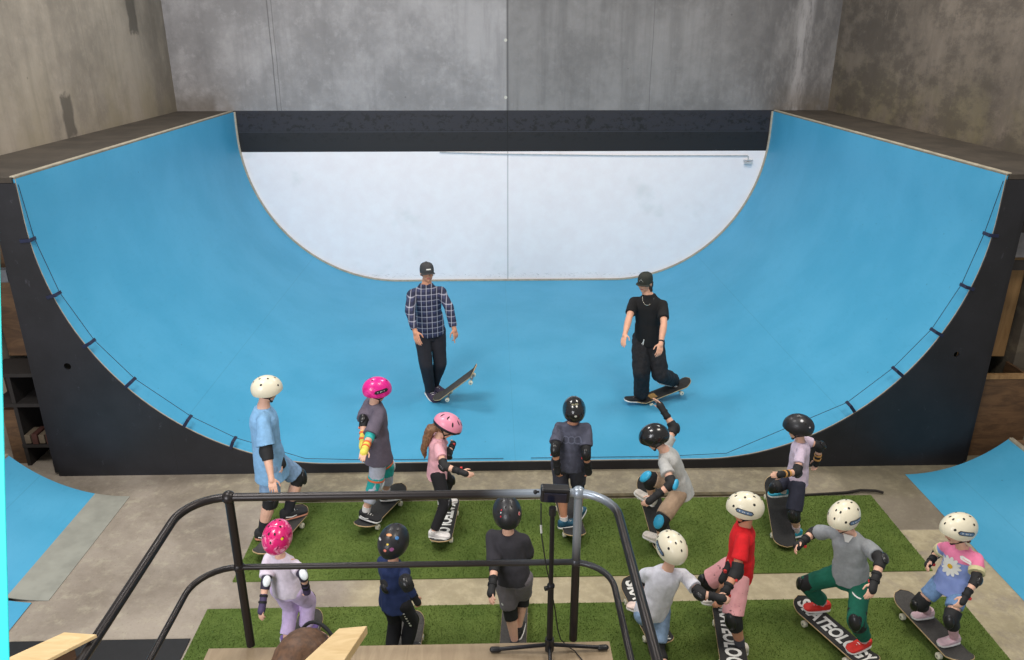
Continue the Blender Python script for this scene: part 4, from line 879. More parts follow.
    def shoes(s, m, sole=None, pl=0, pr=0, lace=True, mark=None):
        H = s.H; L = (.160 if not s.ad else .168) * H + .01; wd = .045 * (L / .24) * 1.02
        for sd, pit in (('l', pl), ('r', pr)):
            an = s.la if sd == 'l' else s.ra; f = s.foot_dir(sd); f = (f * math.cos(rad(pit)) + V((0, 0, math.sin(rad(pit))))).normalized(); r = V((f.y, -f.x, 0)).normalized(); u = r.cross(f)
            base = an - u * .066 if not s.ad else an - u * .078
            def hwid(x): # x -.27..0.73 of L
                t = x + .27; return wd * (.62 + .5 * math.sin(min(1, t) * PI * .62 + .25)) * (math.sqrt(max(.0, 1 - ((t - .88) / .12) ** 2)) if t > .88 else 1) * (math.sqrt(max(0, 1 - ((.10 - t) / .10) ** 2)) if t < .10 else 1)
            def sec(x, z0, z1, sc_=1.):
                w_ = max(hwid(x) * sc_, .003); c = base + f * (x * L); n = 14; out = []
                for i in range(n):
                    a = 2 * PI * i / n; ca, sa = math.cos(a), math.sin(a)
                    out.append(c + r * (w_ * math.copysign(abs(ca) ** .6, ca)) + u * ((z0 + z1) / 2 + (z1 - z0) / 2 * math.copysign(abs(sa) ** .6, sa)))
                return out
            xs = [-.27, -.255, -.22, -.15, -.06, .04, .14, .26, .38, .50, .60, .67, .71, .73]
            top = [.045, .062, .075, .082, .084, .078, .066, .055, .048, .044, .040, .034, .026, .020]
            q = 1.1 if s.ad else L / .22
            k = MB(); k.loft([sec(x, .012, t * q, .95) for x, t in zip(xs, top)]); k.rcone(an - u * .02, .033 * H, an + u * .012, .031 * H, 16, None, (1, 0))
            sh = k.build('shoe', m, s.root, s.org)
            k = MB(); k.loft([sec(x, 0, .021, 1.04) for x in xs]); k.build('sole', sole or SOLEW, sh, s.org)
            if lace:
                k = MB()
                for i in range(4):
                    x = .10 + .085 * i; z = (.077 - .0095 * i) * q; c = base + f * (x * L) + u * (z * .93)
                    k.tube([c - r * wd * .5 - u * .006, c + u * .003, c + r * wd * .5 - u * .006], .0035, 6)
                k.build('laces', LACE, sh, s.org)
            if mark:
                k = MB()
                for sg in (-1, 1): c = base + r * sg * wd * 1.0; k.tube([c + f * (-.1 * L) + u * .045, c + f * .1 * L + u * .03, c + f * .28 * L + u * .038], .005, 6)
                k.build('side_stripe', mark, sh, s.org)
        return s
    def kneepads(s, m=PADB, cap=CAPB, rr=.046, hl=.075, extra=None):
        for sd in ('l', 'r'):
            hp, kn, an = (s.lh, s.lk, s.la) if sd == 'l' else (s.rh, s.rk, s.ra); H = s.H
            a = kn.lerp(hp, hl / .225 * .8); b = kn.lerp(an, hl / .22); k = MB(); k.rcone(a, (rr + .003) * H, kn, rr * H, 18, None, (0, 1)); k.rcone(kn, rr * H, b, (rr - .004) * H, 18, None, (1, 0))
            o = k.organic('knee_pad', [m], s.root, s.org, .0065, 2, .004, 14, seed=s.seed)
            yaw = s.p['a']; F = V((math.sin(rad(yaw)), math.cos(rad(yaw)), 0)); ax = (b - a).normalized(); pole = (kn - (hp + an) / 2); pole = pole if pole.length > .03 else F; n_ = (pole - ax * pole.dot(ax)).normalized(); w_ = ax.cross(n_)
            k = MB(); k.sph(kn + n_ * rr * .72 * H, .034 * H, .022 * H, .052 * H, Matrix((w_, n_, ax)).transposed()); k.build('pad_cap', cap, o, s.org)
            if extra:
                k = MB(); k.rcone(a.lerp(kn, .3), (rr + .006) * H, a.lerp(kn, .5), (rr + .006) * H, 18, None, (0, 0)); k.build('pad_strap', extra, o, s.org)
        return s
    def elbowpads(s, m=PADB, cap=CAPB, tab=REDT, rr=.034, sides='lr', capl=None):
        for sd in sides:
            sh, el, wr = s.arm_pts(sd); H = s.H; a = el.lerp(sh, .30); b = el.lerp(wr, .34); k = MB()
            k.rcone(a, rr * H, el, rr * H, 16, None, (0, 1)); k.rcone(el, rr * H, b, (rr - .004) * H, 16, None, (1, 0)); o = k.organic('elbow_pad', [m], s.root, s.org, .0062, 2, .003, 14, seed=s.seed)
            ax = (b - a).normalized(); out = el - (sh + wr) / 2; out = out if out.length > .015 else (el - s.pe.lerp(s.nk, .6)); n_ = (out - ax * out.dot(ax)).normalized(); w_ = ax.cross(n_)
            k = MB(); k.sph(el + n_ * rr * .70 * H, .026 * H, .018 * H, .038 * H, Matrix((w_, n_, ax)).transposed()); k.build('pad_cap', (capl if (sd == 'l' and capl) else cap), o, s.org)
            if tab: k = MB(); k.box(b + w_ * (rr - .003) * H, (.012, .012, .018), Matrix((w_, n_, ax)).transposed()); k.build('fabric_tab', tab, o, s.org)
        return s
    def guards(s, m=PADB, sides='lr', strap=STRAP, tab=None):
        for sd in sides:
            sh, el, wr = s.arm_pts(sd); H = s.H; d = (wr - el).normalized(); k = MB()
            k.rcone(el.lerp(wr, .52), .0245 * H, wr, .0235 * H, 16, None, (0, 1)); k.rcone(wr, .0235 * H, wr + d * .040 * H, .026 * H, 16); o = k.organic('wrist_guard', [m], s.root, s.org, .006, 2, .003, 14, seed=s.seed)
            n_ = d.orthogonal().normalized()
            for t in (.62, .9): e = el.lerp(wr, t); k = MB(); k.rcone(e - d * .008, .027 * H, e + d * .008, .027 * H, 16, None, (0, 0)); k.build('guard_strap', strap, o, s.org)
            if tab:
                toc = (V(CAM[4]) - wr).normalized(); toc = (toc - d * toc.dot(d)).normalized(); k = MB(); k.box(wr - d * .012 + n_ * .026 * H, (.02, .02, .02), None); k.build('fabric_tab', tab, o, s.org)
        return s
    def helmet(s, m, vents='skate', badge=None, badge_side=-1, rimm=None, strapm=STRAP, bike=False, bm_=None, stickers=None):
        h = s.hs; c = s.hd + s.HU * (.030 if not bike else .036) - s.HF * .004; ax, ay, az = .104, .138, .119
        if bike: ay = .142; az = .112; ax = .108
        R, F, U = s.HR, s.HF, s.HU
        def pt(th, ph, sc_=1.): return c + (R * (ax * math.sin(ph) * math.sin(th)) + F * (ay * math.sin(ph) * math.cos(th)) + U * (az * math.cos(ph))) * sc_
        def cut(th):
            ct = math.cos(th); st = abs(math.sin(th))
            z = -.004 if ct > 0 else -.052 * (-ct) ** .8
            if ct > 0: z = -.004 - .045 * st ** 3
            else: z = -.050 - .012 * (-ct)
            if bike: z = .012 * ct - .028 + (.01 if ct > .7 else 0)
            return math.acos(max(-1, min(1, z / az)))
        N, P_ = 48, 16; k = MB()
        for lay, sc_ in ((0, 1.), (1, .925)):
            for j in range(P_ + 1):
                for i in range(N): th = 2 * PI * i / N; k.v.append(pt(th, max(.02, cut(th) * j / P_), sc_))
        B = N * (P_ + 1)
        def q(*f, mi=0): k.f.append(f); k.mi.append(mi)
        for j in range(P_):
            for i in range(N):
                i2 = (i + 1) % N; a = j * N + i; b = j * N + i2; mi = 1 if (rimm and j >= P_ - 2) else 0
                q(a, b, b + N, a + N, mi=mi); q(B + a, B + a + N, B + b + N, B + b, mi=1)
        for i in range(N): i2 = (i + 1) % N; q(P_ * N + i, P_ * N + i2, B + P_ * N + i2, B + P_ * N + i, mi=1 if rimm else 0)
        q(*range(N)); q(*[B + i for i in reversed(range(N))], mi=1)
        # vent holes
        def vent(th, ph, a_, b_, rot=0):
            n = 12; ring = []
            for i in range(n):
                u = a_ * math.cos(2 * PI * i / n); v = b_ * math.sin(2 * PI * i / n); u, v = u * math.cos(rot) - v * math.sin(rot), u * math.sin(rot) + v * math.cos(rot)
                ring.append(pt(th + u / max(.2, math.sin(ph)), ph + v, 1.006))
            o = len(k.v); k.v += ring + [pt(th, ph, 1.004)]
            for i in range(n): q(o + i, o + (i + 1) % n, o + n, mi=2)
        if vents == 'skate':
            for th, ph in ((.35, .50), (-.35, .50), (1.6, .42), (-1.6, .42), (PI - .4, .55), (PI + .4, .55), (0, .95), (PI, .98)): vent(th, ph, .062, .085)
            for sg in (-1, 1): vent(sg * 2.15, 1.0, .075, .085); vent(sg * .85, 1.12, .075, .08)
        elif vents == 'bike':
            for sg in (-1, 1):
                for th, ph in ((.3, .75), (.9, .65), (2.2, .7), (2.8, .9), (1.5, 1.0)): vent(sg * th, ph, .06, .20, sg * .3)
            vent(0, .35, .10, .05)
        else:
            for th, ph in ((.5, .6), (-.5, .6), (PI - .5, .6), (PI + .5, .6)): vent(th, ph, .06, .08)
        hm = k.build('helmet', [m, rimm or VENT, VENT], s.root, s.org)
        sharp(hm.data, 50)
        # chin strap
        k = MB()
        for sg in (-1, 1):
            a0 = pt(sg * 1.25, cut(1.25), .97); a1 = pt(sg * 2.0, cut(2.0), .97); ch = s.hd - U * h * .48 + F * h * .20 + R * sg * h * .06; j = s.hd - U * h * .22 + R * sg * h * .34 + F * h * .02
            k.tube([a0, a0.lerp(j, .5) + R * sg * .004, j, ch], .0055, 6); k.tube([a1, j], .0055, 6)
        k.sph(s.hd - U * h * .50 + F * h * .20, .014, .012, .010); k.build('chin_strap', strapm, s.root, s.org)
        hc = c - s.org
        if badge:
            for sg in ((badge_side,) if badge_side else (-1, 1)):
                a = 1.50
                nrm = (R * sg * math.sin(a) + F * math.cos(a)); 
                nrm = (nrm + U * .25).normalized(); uy = (U - nrm * U.dot(nrm)).normalized(); ux = uy.cross(nrm)
                rot = .30 * sg; ux, uy = ux * math.cos(rot) + uy * math.sin(rot), uy * math.cos(rot) - ux * math.sin(rot)
                ctr = hc + nrm * .10 - U * .006 + ux * 0
                for (w_, h_, mm, of, nm) in ((.135, .034, badge[0], .0035, 'badge'), (.118, .022, badge[1], .0048, 'badge_inlay')):
                    vs, fs = shape_grid(w_, h_); b = decal(nm, vs, fs, hm, ctr, ux, uy, [mm], hm if nm == 'badge' else bb, off=of); bb = b
                for i in range(7):
                    vs, fs = shape_grid(.007, .009, 4, 2, .3); vs = [(x - .036 + .012 * i, y, 0) for x, y, z in vs]; 
                    decal('badge_mark', vs, fs, hm, ctr, ux, uy, [WHITE], bb, off=.006) if i in (0, 2, 3, 5) else None
        if stickers:
            for (th, ph, r_, asp, mm) in stickers:
                nrm = (pt(th, ph) - c).normalized(); uy = (U - nrm * U.dot(nrm)).normalized(); ux = uy.cross(nrm); vs, fs = [], []
                vs, fs = shape_grid(r_ * 2 * asp, r_ * 2, 10, 6, .9); decal('sticker', vs, fs, hm, pt(th, ph) - s.org, ux, uy, [mm], hm, off=.003)
        s.hm = hm; return s
    def cap(s, m, under=None, logo=None):
        h = s.hs; R, F, U = s.HR, s.HF, s.HU; c = s.hd + U * h * .20 - F * h * .03; M = Matrix((R, F, U)).transposed()
        k = MB(); rings = []
        for z, q in ((-.16, 1.0), (-.05, 1.02), (.08, 1.0), (.20, .93), (.29, .80), (.35, .60), (.385, .35), (.395, .08)):
            rings.append([c + R * (.375 * h * q * math.cos(2 * PI * i / 28)) + F * (.465 * h * q * math.sin(2 * PI * i / 28)) + U * (z * h) for i in range(28)])
        k.loft(rings); k.sph(c + U * h * .40, .014, .014, .007)
        o = k.build('cap', m, s.root, s.org)
        k = MB(); vs = []; n = 12
        for lay in (0, 1):
            for j in range(5):
                for i in range(n + 1):
                    a = PI * (.12 + .76 * i / n); e = 1 + .0 + (.36 * math.sin(a) ** .6) * j / 4 * 1.25
                    x = .375 * h * math.cos(a) * (1 + .04 * j); y = .465 * h * math.sin(a) * e; z = -.15 * h - .08 * h * (x / (.375 * h)) ** 2 * (j / 4 * .8 + .1) + .005 * h * j / 4
                    vs.append(c + R * x + F * y + U * (z - lay * .006))
        B = 5 * (n + 1); fs = []
        for j in range(4):
            for i in range(n): a = j * (n + 1) + i; fs += [(a, a + 1, a + n + 2, a + n + 1), (B + a, B + a + n + 1, B + a + n + 2, B + a + 1)]
        for i in range(n): a = 4 * (n + 1) + i; fs.append((a, a + 1, B + a + 1, B + a))
        k.add(vs, fs); k.build('cap_brim', m, o, s.org)
        if logo:
            vs, fs = logo; decal('cap_logo', vs, fs, o, c + F * .46 * h + U * .06 * h - s.org, -R, U, [WHITE], o, off=.003)
        return s
    def hair(s, m, kind='short'):
        h = s.hs; R, F, U = s.HR, s.HF, s.HU; c = s.hd; M = Matrix((R, F, U)).transposed(); k = MB()
        if kind == 'short':
            k.sph(c + U * h * .10 - F * h * .075, .365 * h, .425 * h, .40 * h, M); k.rcone(c - F * h * .30 - U * h * .05, .17 * h, c - F * h * .25 - U * h * .22, .12 * h)
        elif kind == 'full':
            k.sph(c + U * h * .12 - F * h * .08, .40 * h, .46 * h, .43 * h, M); k.rcone(c - F * h * .28, .25 * h, c - F * h * .26 - U * h * .30, .20 * h)
        elif kind == 'long':
            k.sph(c + U * h * .10 - F * h * .075, .37 * h, .43 * h, .40 * h, M)
            for x in (-.28, -.14, 0, .14, .28):
                a = c + R * x * h - F * h * (.32 - abs(x) * .6); k.rcone(a, .13 * h, a - U * h * (.42 - .1 * abs(x)) + V((0, 0, -.03)) * abs(x), .10 * h)
        elif kind == 'ponytail':
            k.sph(c + U * h * .08 - F * h * .075, .36 * h, .42 * h, .38 * h, M)
            P = [c - F * h * .36 - U * h * .12, c - F * h * .58 - U * h * .45, s.nk - s.HF * .13 - V((0, 0, .10)), s.nk - s.HF * .165 - V((0, 0, .24)), s.nk - s.HF * .15 - V((0, 0, .33))]
            rr = (.24, .27, .26, .19, .05)
            for i in range(4):
                for q in (-.4, .4): k.rcone(P[i] + R * q * h * rr[i], rr[i] * h * .75, P[i + 1] + R * q * h * rr[i + 1], rr[i + 1] * h * .75)
        elif kind == 'curly':
            k.sph(c + U * h * .08 - F * h * .075, .37 * h, .42 * h, .38 * h, M)
            rn = random.Random(4)
            for i in range(16):
                a = rn.uniform(-1.2, 1.2); q = c - F * h * .38 * math.cos(a) + R * h * .38 * math.sin(a) - U * h * rn.uniform(.10, .34); k.sph(q, .09 * h, .09 * h, .09 * h)
        # keep the hair off the face
        o = k.organic('hair', [m], s.root, s.org, .006, 2, .004 if kind == 'full' else .010, 26, seed=s.seed); 
        cc = c - s.org
        if kind != 'ponytail' or True:
            for v in o.data.vertices:
                d = v.co - cc; y = d.dot(F); z = d.dot(U); lim = .30 * h if z > .16 * h else (.02 * h)
                if y > lim and z < .34 * h: v.co -= F * (y - lim)
        return s
def HM(n, c, rough=.35, coat=.2): return mat(n, c, rough, .04, 6, coat=coat)
CREAM = HM('cream_helmet', S(232, 224, 200)); GLBLK = HM('black_helmet', S(28, 28, 30), .22, .5); MATB = HM('satin_black_helmet', S(34, 34, 38), .4, .1)
HB = mat('brown_hair', S(92, 64, 44), .6, .3, 60); HDK = mat('dark_brown_hair', S(52, 38, 30), .6, .3, 60); HLT = mat('long_brown_hair', S(128, 92, 66), .6, .3, 60)
BAD = (mat('badge_outline', S(40, 44, 54), .4), mat('badge_blue', S(96, 120, 150), .35))
def cl(n, r, g, b, v=.08): return mat(n, S(r, g, b), .88, v, 30, .25)
GK = 'children in helmets lined up on the turf'
BS = mat('black_suede', S(34, 34, 36), .8)

a = Person('C1', 'man in dark cap, navy plaid shirt and dark jeans pointing down', None, True, 'b')
a.body(lh=dict(point=True, curl=.5), rh=dict(curl=.35)).hair(HDK).cap(mat('charcoal_cap', S(62, 62, 64), .85), logo=shape_grid(.062, .016, 10, 3, .4))
a.shirt(m_plaid(), .013, .012, -.14, 1.92, .038, 'plaid_shirt', .010)
a.bottoms(cl('dark_jeans', 34, 34, 42), 2.0, .060, .047, 'jeans', .1, .006, .036)
a.shoes(mat('purple_suede', S(60, 52, 76), .8), pl=0, pr=-8)
k = MB()
for q in (-1, 1):      # open collar
    n0 = a.nk + a.up * .012; R_, F_, U_ = frame(a.p['a']); k.prism([n0 + R_ * q * .02 + F_ * .058, n0 + R_ * q * .085 + F_ * .02, n0 + R_ * q * .075 + F_ * .075 - U_ * .03, n0 + R_ * q * .02 + F_ * .085 - U_ * .045], U_ * .006)
k.build('collar', a.sh.data.materials[0], a.sh, a.org)

a = Person('C2', 'man with long hair in dark cap, black T-shirt and baggy trousers', None, True, 'a')
a.body(rh=dict(curl=.3), lh=dict(curl=.5)).hair(HDK, 'long').cap(mat('olive_cap', S(46, 50, 44), .85), logo=([(-.03, -.012, 0), (.03, -.012, 0), (0, .016, 0)], [(0, 1, 2)]))
a.shirt(cl('black_cotton', 20, 20, 22), .012, .008, -.14, .72, .036, 'black_shirt', .008)
a.bottoms(cl('washed_black_denim', 32, 32, 36, .3), 1.93, .066, .060, 'baggy_trousers', .06, .013, .052)
a.shoes(BS, pl=18, pr=14)
R_, F_, U_ = frame(a.p['a']); k = MB(); pts = []
for i in range(13):
    t = PI * i / 12; pts.append(a.nk + R_ * .068 * math.cos(t) + F_ * (.055 + .055 * math.sin(t)) - U_ * (.01 + .085 * math.sin(t)))
k.tube(pts, .004, 6); k.build('necklace', mat('silver', S(200, 196, 184), .25, metal=.9), a.root, a.org)
k = MB(); w0 = a.pe + R_ * .03 + F_ * .125; k.tube([w0 + U_ * .02, w0 - U_ * .06 + R_ * .01, w0 - U_ * .14 - R_ * .006], .007, 6); k.tube([w0, w0 - U_ * .05 + R_ * .03, w0 - U_ * .1 + R_ * .02], .005, 6); k.build('waist_cord', WHITE, a.root, a.org)
k = MB(); k.rcone(a.lw.lerp(a.le, .12), .031, a.lw.lerp(a.le, .05), .030, 14, None, (0, 0)); k.build('wrist_band', STRAP, a.root, a.org)

a = Person('K1', 'tall child in cream helmet, light blue T-shirt and denim shorts, leftmost in the far row', GK, skin='c')
a.body().hair(HB).helmet(CREAM)
a.shirt(cl('light_blue_cotton', 130, 176, 216), .018, .022, -.34, .82, .050, fold=.013); a.bottoms(cl('pale_denim', 130, 160, 194, .15), .88, .062, .054, 'denim_shorts')
a.kneepads(rr=.040, hl=.045).elbowpads().guards(sides='l').sock(mat('black_sock', S(36, 36, 42), .9), .38).shoes(BS, mat('gum_sole', S(196, 132, 106), .6), mark=LACE)

PINKH = m_blotch('magenta_helmet', S(224, 30, 140), S(240, 60, 160), S(214, 20, 120), 10)
a = Person('K2', 'child in magenta helmet and baggy grey T-shirt, second from left in the far row', GK, skin='c')
a.body().hair(HDK).helmet(PINKH, 'few', badge=(mat('sticker_black', S(30, 28, 34), .5), mat('sticker_dark', S(40, 38, 44), .5)), badge_side=1)
a.shirt(cl('plum_grey_cotton', 98, 90, 104), .018, .026, -.32, .95, .048, fold=.013)
R_, F_, U_ = frame(a.p['a']); rn = random.Random(2)
for i, (x, y, w_, h_) in enumerate(((.06, .02, .05, .09), (.02, -.06, .07, .06), (.05, -.14, .06, .07), (-.01, .05, .05, .04))):
    vs, fs = shape_grid(w_, h_, 8, 5, .6); decal('chest_print', vs, fs, a.sh, a.pe.lerp(a.nk, .62) + F_ * .12 + R_ * x + U_ * y - a.org, -R_, U_, [mat('cream_print', S(196, 190, 170), .8)], a.sh)
TEALP = mat('teal_pad', S(40, 170, 168), .6); ORG = mat('orange_strap', S(232, 110, 60), .7)
a.bottoms(cl('pale_grey_jersey', 186, 190, 206), 1.62, .060, .052, 'trousers', ankle=.044).kneepads(TEALP, mat('white_cap', S(226, 232, 236), .3), .052, .065, ORG).elbowpads(TEALP, mat('white_cap', S(226, 232, 236), .3), None, sides='r').elbowpads(tab=ORG, sides='l').guards(mat('yellow_pad', S(228, 212, 90), .7), strap=ORG)
a.sock(mat('white_sock', S(226, 222, 220), .9), .2).shoes(BS, mark=LACE)

a = Person('K3', 'girl in pink cycle helmet, pink top and black leggings with long brown hair', GK, skin='c')
a.body().hair(HLT, 'ponytail').helmet(HM('pink_helmet', S(238, 150, 176)), 'bike', bike=True, rimm=mat('helmet_black_rim', S(38, 38, 46), .4))
a.shirt(cl('pink_cotton', 232, 174, 184), .012, .014, -.24, .55, .040); a.bottoms(cl('black_leggings', 28, 26, 30), 1.95, .060, .045, 'leggings', fold=.003, ankle=.034)
a.kneepads(rr=.042, hl=.06).elbowpads().guards(tab=REDT).shoes(mat('white_leather', S(232, 226, 222), .5))

a = Person('K4', 'child in black helmet, slate T-shirt and dark shorts, behind the right rail post', GK, skin='b')
a.body().hair(HDK).helmet(GLBLK, stickers=[(PI, 1.42, .011, 1.1, mat('silver_sticker', S(190, 190, 180), .3)), (PI - .2, .55, .008, 2, mat('olive_sticker', S(120, 116, 90), .4)), (PI + .35, .6, .008, 2, mat('olive_sticker', S(120, 116, 90), .4))])
a.shirt(m_blotch('slate_print_cotton', S(78, 80, 96), S(88, 90, 108), S(66, 68, 82), 7, .9, .5, .62, 0), .014, .016, -.20, .72, .044); R_, F_, U_ = frame(a.p['a'])
for x in (-.055, .0, .055):
    n = 16; vs = []; 
    for i in range(n):
        for r_ in (.026, .036): vs.append((x + r_ * math.cos(2 * PI * i / n), r_ * 1.15 * math.sin(2 * PI * i / n), 0))
    decal('back_print', vs, [(2 * i, 2 * i + 1, (2 * i + 3) % (2 * n), (2 * i + 2) % (2 * n)) for i in range(n)], a.sh, a.pe.lerp(a.nk, .66) - F_ * .12 - a.org, R_, U_, [mat('pale_slate_print', S(108, 112, 132), .9)], a.sh)
a.bottoms(cl('dark_grey_shorts', 62, 62, 74), .88, .060, .052).kneepads(rr=.046, hl=.06).elbowpads().guards().sock(mat('white_sock', S(226, 222, 220), .9), .16).shoes(mat('petrol_canvas', S(36, 84, 108), .8))

CY = mat('cyan_cap', S(60, 176, 220), .35)
a = Person('K5', 'crouching child in glossy black helmet and light grey T-shirt with one arm raised', GK, skin='c')
a.body(rh=dict(curl=.25)).hair(HDK).helmet(GLBLK, 'few').shirt(cl('light_grey_marl', 188, 188, 186), .013, .014, -.22, .55, .043)
a.bottoms(cl('tan_shorts', 172, 146, 122), .86, .060, .054).kneepads(cap=CY, rr=.048, hl=.08).elbowpads(cap=CAPB, capl=CY, tab=None).guards().shoes(mat('offwhite_canvas', S(214, 206, 196), .8), pl=10, pr=25)

a = Person('K6', 'child in matte black helmet, lilac T-shirt and navy shorts, rightmost in the far row', GK, skin='c')
a.body().hair(HDK).helmet(MATB, stickers=[(-1.9, .75, .014, 1, mat('white_sticker', S(200, 200, 204), .4)), (-2.4, 1.3, .008, 1, mat('white_sticker', S(200, 200, 204), .4))]).shirt(cl('pale_lilac_cotton', 214, 196, 216), .012, .012, -.16, .6, .040)
a.bottoms(cl('navy_shorts', 44, 46, 62), .9, .060, .054).kneepads(rr=.047, hl=.075).elbowpads(tab=None).guards(strap=mat('tan_strap', S(206, 152, 84), .7)).sock(mat('pale_sock', S(222, 206, 212), .9), .28).shoes(mat('turquoise_mesh', S(44, 158, 186), .7))

SWIRL = m_blotch('pink_swirl_helmet', S(216, 32, 112), S(244, 150, 184), S(150, 18, 84), 9, .25, .50, .60)
a = Person('K7', 'small child in pink swirled helmet, white top and lavender trousers', GK, skin='c')
a.body(rh=dict(curl=.6)).hair(HB).helmet(SWIRL, stickers=[(PI - .9, 1.0, .011, 1, mat('yellow_sticker', S(234, 200, 50), .4))]).shirt(cl('white_lilac_cotton', 222, 210, 224), .014, .020, -.12, .80, .046)
PURP = mat('purple_pad', S(70, 58, 92), .7)
a.bottoms(cl('lavender_jersey', 206, 184, 224), 1.80, .066, .056, 'trousers', .14, ankle=.046).kneepads(mat('dark_purple_pad', S(48, 40, 60), .7), rr=.050, hl=.055).elbowpads(mat('dark_purple_pad', S(48, 40, 60), .7), mat('white_cap', S(226, 232, 236), .3), None).guards(PURP).shoes(mat('violet_shoe', S(112, 88, 150), .7), lace=False)

a = Person('K8', 'small child in stickered black helmet and navy jacket, second from left in the near row', GK, skin='a')
stk = [(PI - 1.0, .75, .015, 1, mat('blue_sticker', S(60, 120, 180), .4)), (PI - .15, .45, .010, 2, mat('orange_sticker', S(224, 150, 90), .4)), (PI - .5, 1.25, .016, 1, mat('violet_sticker', S(146, 84, 130), .4)), (PI + .0 - .05, 1.3, .013, .8, mat('coral_sticker', S(226, 130, 110), .4)), (PI - .2, .95, .008, 1, mat('yellow_sticker', S(234, 200, 50), .4)), (PI + .75, .9, .008, 2.5, mat('white_sticker', S(200, 200, 204), .4))]
a.body().hair(HDK).helmet(MATB, stickers=stk).shirt(cl('navy_fleece', 32, 48, 92), .018, .020, -.22, 1.75, .046, 'jacket', .012)
a.bottoms(cl('black_track_trousers', 26, 26, 32), 1.85, .062, .052, 'track_trousers', ankle=.044).kneepads(rr=.048, hl=.05).elbowpads(tab=None, rr=.044).guards().shoes(BS)
R_, F_, U_ = frame(a.p['a']); vs, fs = [], []
for i_, (w_, h_) in enumerate(((.020, .030), (.014, .022), (.022, .028), (.012, .030), (.020, .024), (.026, .030))):
    v2, f2 = shape_grid(w_, h_ * .55, 4, 2, .3); f2 = [tuple(q_ + len(vs) for q_ in f_) for f_ in f2]; vs += [(x_ - .085 + .034 * i_, y_, 0) for x_, y_, z_ in v2]; fs += f2
pass; d = (a.rk - a.rh).normalized()
decal('leg_lettering', vs, fs, a.bt, a.rh.lerp(a.rk, .62) + (R_ * .5 - F_ * .6).normalized() * .12 - a.org, d, (R_ * .5 - F_ * .6).normalized().cross(d), [WHITE], a.bt)

a = Person('K9', 'child in black helmet, charcoal T-shirt and grey shorts seen from behind in the near row', GK, skin='c')
RED = mat('red_sticker', S(220, 50, 60), .4); WS = mat('white_sticker', S(200, 200, 204), .4)
a.body().hair(HB).helmet(MATB, stickers=[(PI + .75, .95, .010, .5, WS), (PI + .78, .8, .010, .45, RED), (PI + .7, 1.15, .010, .45, RED), (PI - .85, 1.15, .018, .8, mat('pale_red_sticker', S(206, 150, 150), .4)), (PI - .85, 1.15, .010, .8, RED)])
a.shirt(cl('charcoal_cotton', 54, 52, 58), .015, .018, -.14, .85, .046); a.bottoms(cl('mid_grey_shorts', 118, 112, 118), .92, .064, .056).kneepads(rr=.048, hl=.065).elbowpads(tab=None).guards().sock(mat('dark_sock', S(60, 60, 66), .9), .1).shoes(BS)
vs, fs = shape_grid(.022, .022, 4, 4, .3); R_, F_, U_ = frame(a.p['a'])
decal('hem_label', vs, fs, a.bt, a.lh.lerp(a.lk, .72) - F_ * .09 - R_ * .03 - a.org, R_, U_, [WHITE], a.bt)

a = Person('K10', 'child in cream helmet, white T-shirt and denim shorts linking arms with the child in red', GK, skin='c')
a.body(rh=dict(curl=.8)).hair(HB).helmet(CREAM, badge=BAD, badge_side=-1).shirt(cl('white_cotton', 222, 222, 232), .014, .014, -.12, .68, .045)
a.bottoms(cl('blue_denim', 138, 164, 196, .15), .8, .060, .054, 'denim_shorts').kneepads(rr=.048, hl=.075).elbowpads().guards().sock(mat('cream_sock', S(220, 208, 196), .9), .45).shoes(mat('blush_canvas', S(226, 204, 196), .7))

PRINT = m_blotch('pink_print_cotton', S(232, 168, 172), S(226, 158, 164), S(96, 58, 66), 13, .85, .58, .62, 0)
a = Person('K11', 'child in cream helmet, bright red T-shirt and pink patterned shorts', GK, skin='b')
a.body(lh=dict(curl=.8)).hair(HDK).helmet(CREAM, badge=BAD, badge_side=-1).shirt(cl('red_cotton', 214, 22, 32), .014, .014, -.22, .62, .043)
R_, F_, U_ = frame(a.p['a'])
a.bottoms(PRINT, .92, .064, .058).kneepads(rr=.047, hl=.075).elbowpads().guards(tab=REDT).sock(mat('slate_sock', S(78, 80, 90), .9), .3).shoes(mat('white_suede', S(222, 214, 204), .7))

a = Person('K12', 'child in cream helmet, grey sweatshirt and green joggers, riding with bowed head', GK, skin='c')
a.body().hair(HB).helmet(CREAM, badge=BAD, badge_side=-1).shirt(cl('grey_marl', 146, 150, 154), .014, .014, -.12, .72, .042, 'sweatshirt')
a.bottoms(cl('bottle_green_jersey', 16, 98, 78), 1.80, .062, .052, 'joggers', ankle=.042).kneepads(rr=.050, hl=.07).elbowpads(tab=None).guards(tab=REDT).sock(mat('pink_grey_sock', S(206, 176, 176), .9), .16).shoes(mat('red_canvas', S(222, 52, 44), .7))
R_, F_, U_ = frame(a.p['a']); vs, fs = shape_grid(.075, .007, 10, 2, .5)
decal('hip_print', vs, fs, a.bt, a.lh.lerp(a.lk, .12) + F_ * .1 + R_ * .0 - a.org, -R_, U_, [WHITE], a.bt)
k = MB(); n0 = a.nk + a.up * .01 + F_ * .055
k.prism([n0 - R_ * .035, n0 + R_ * .035, n0 + R_ * .012 - U_ * .05 + F_ * .022, n0 - R_ * .012 - U_ * .05 + F_ * .022], F_ * .006); k.build('white_collar', WHITE, a.sh, a.org)

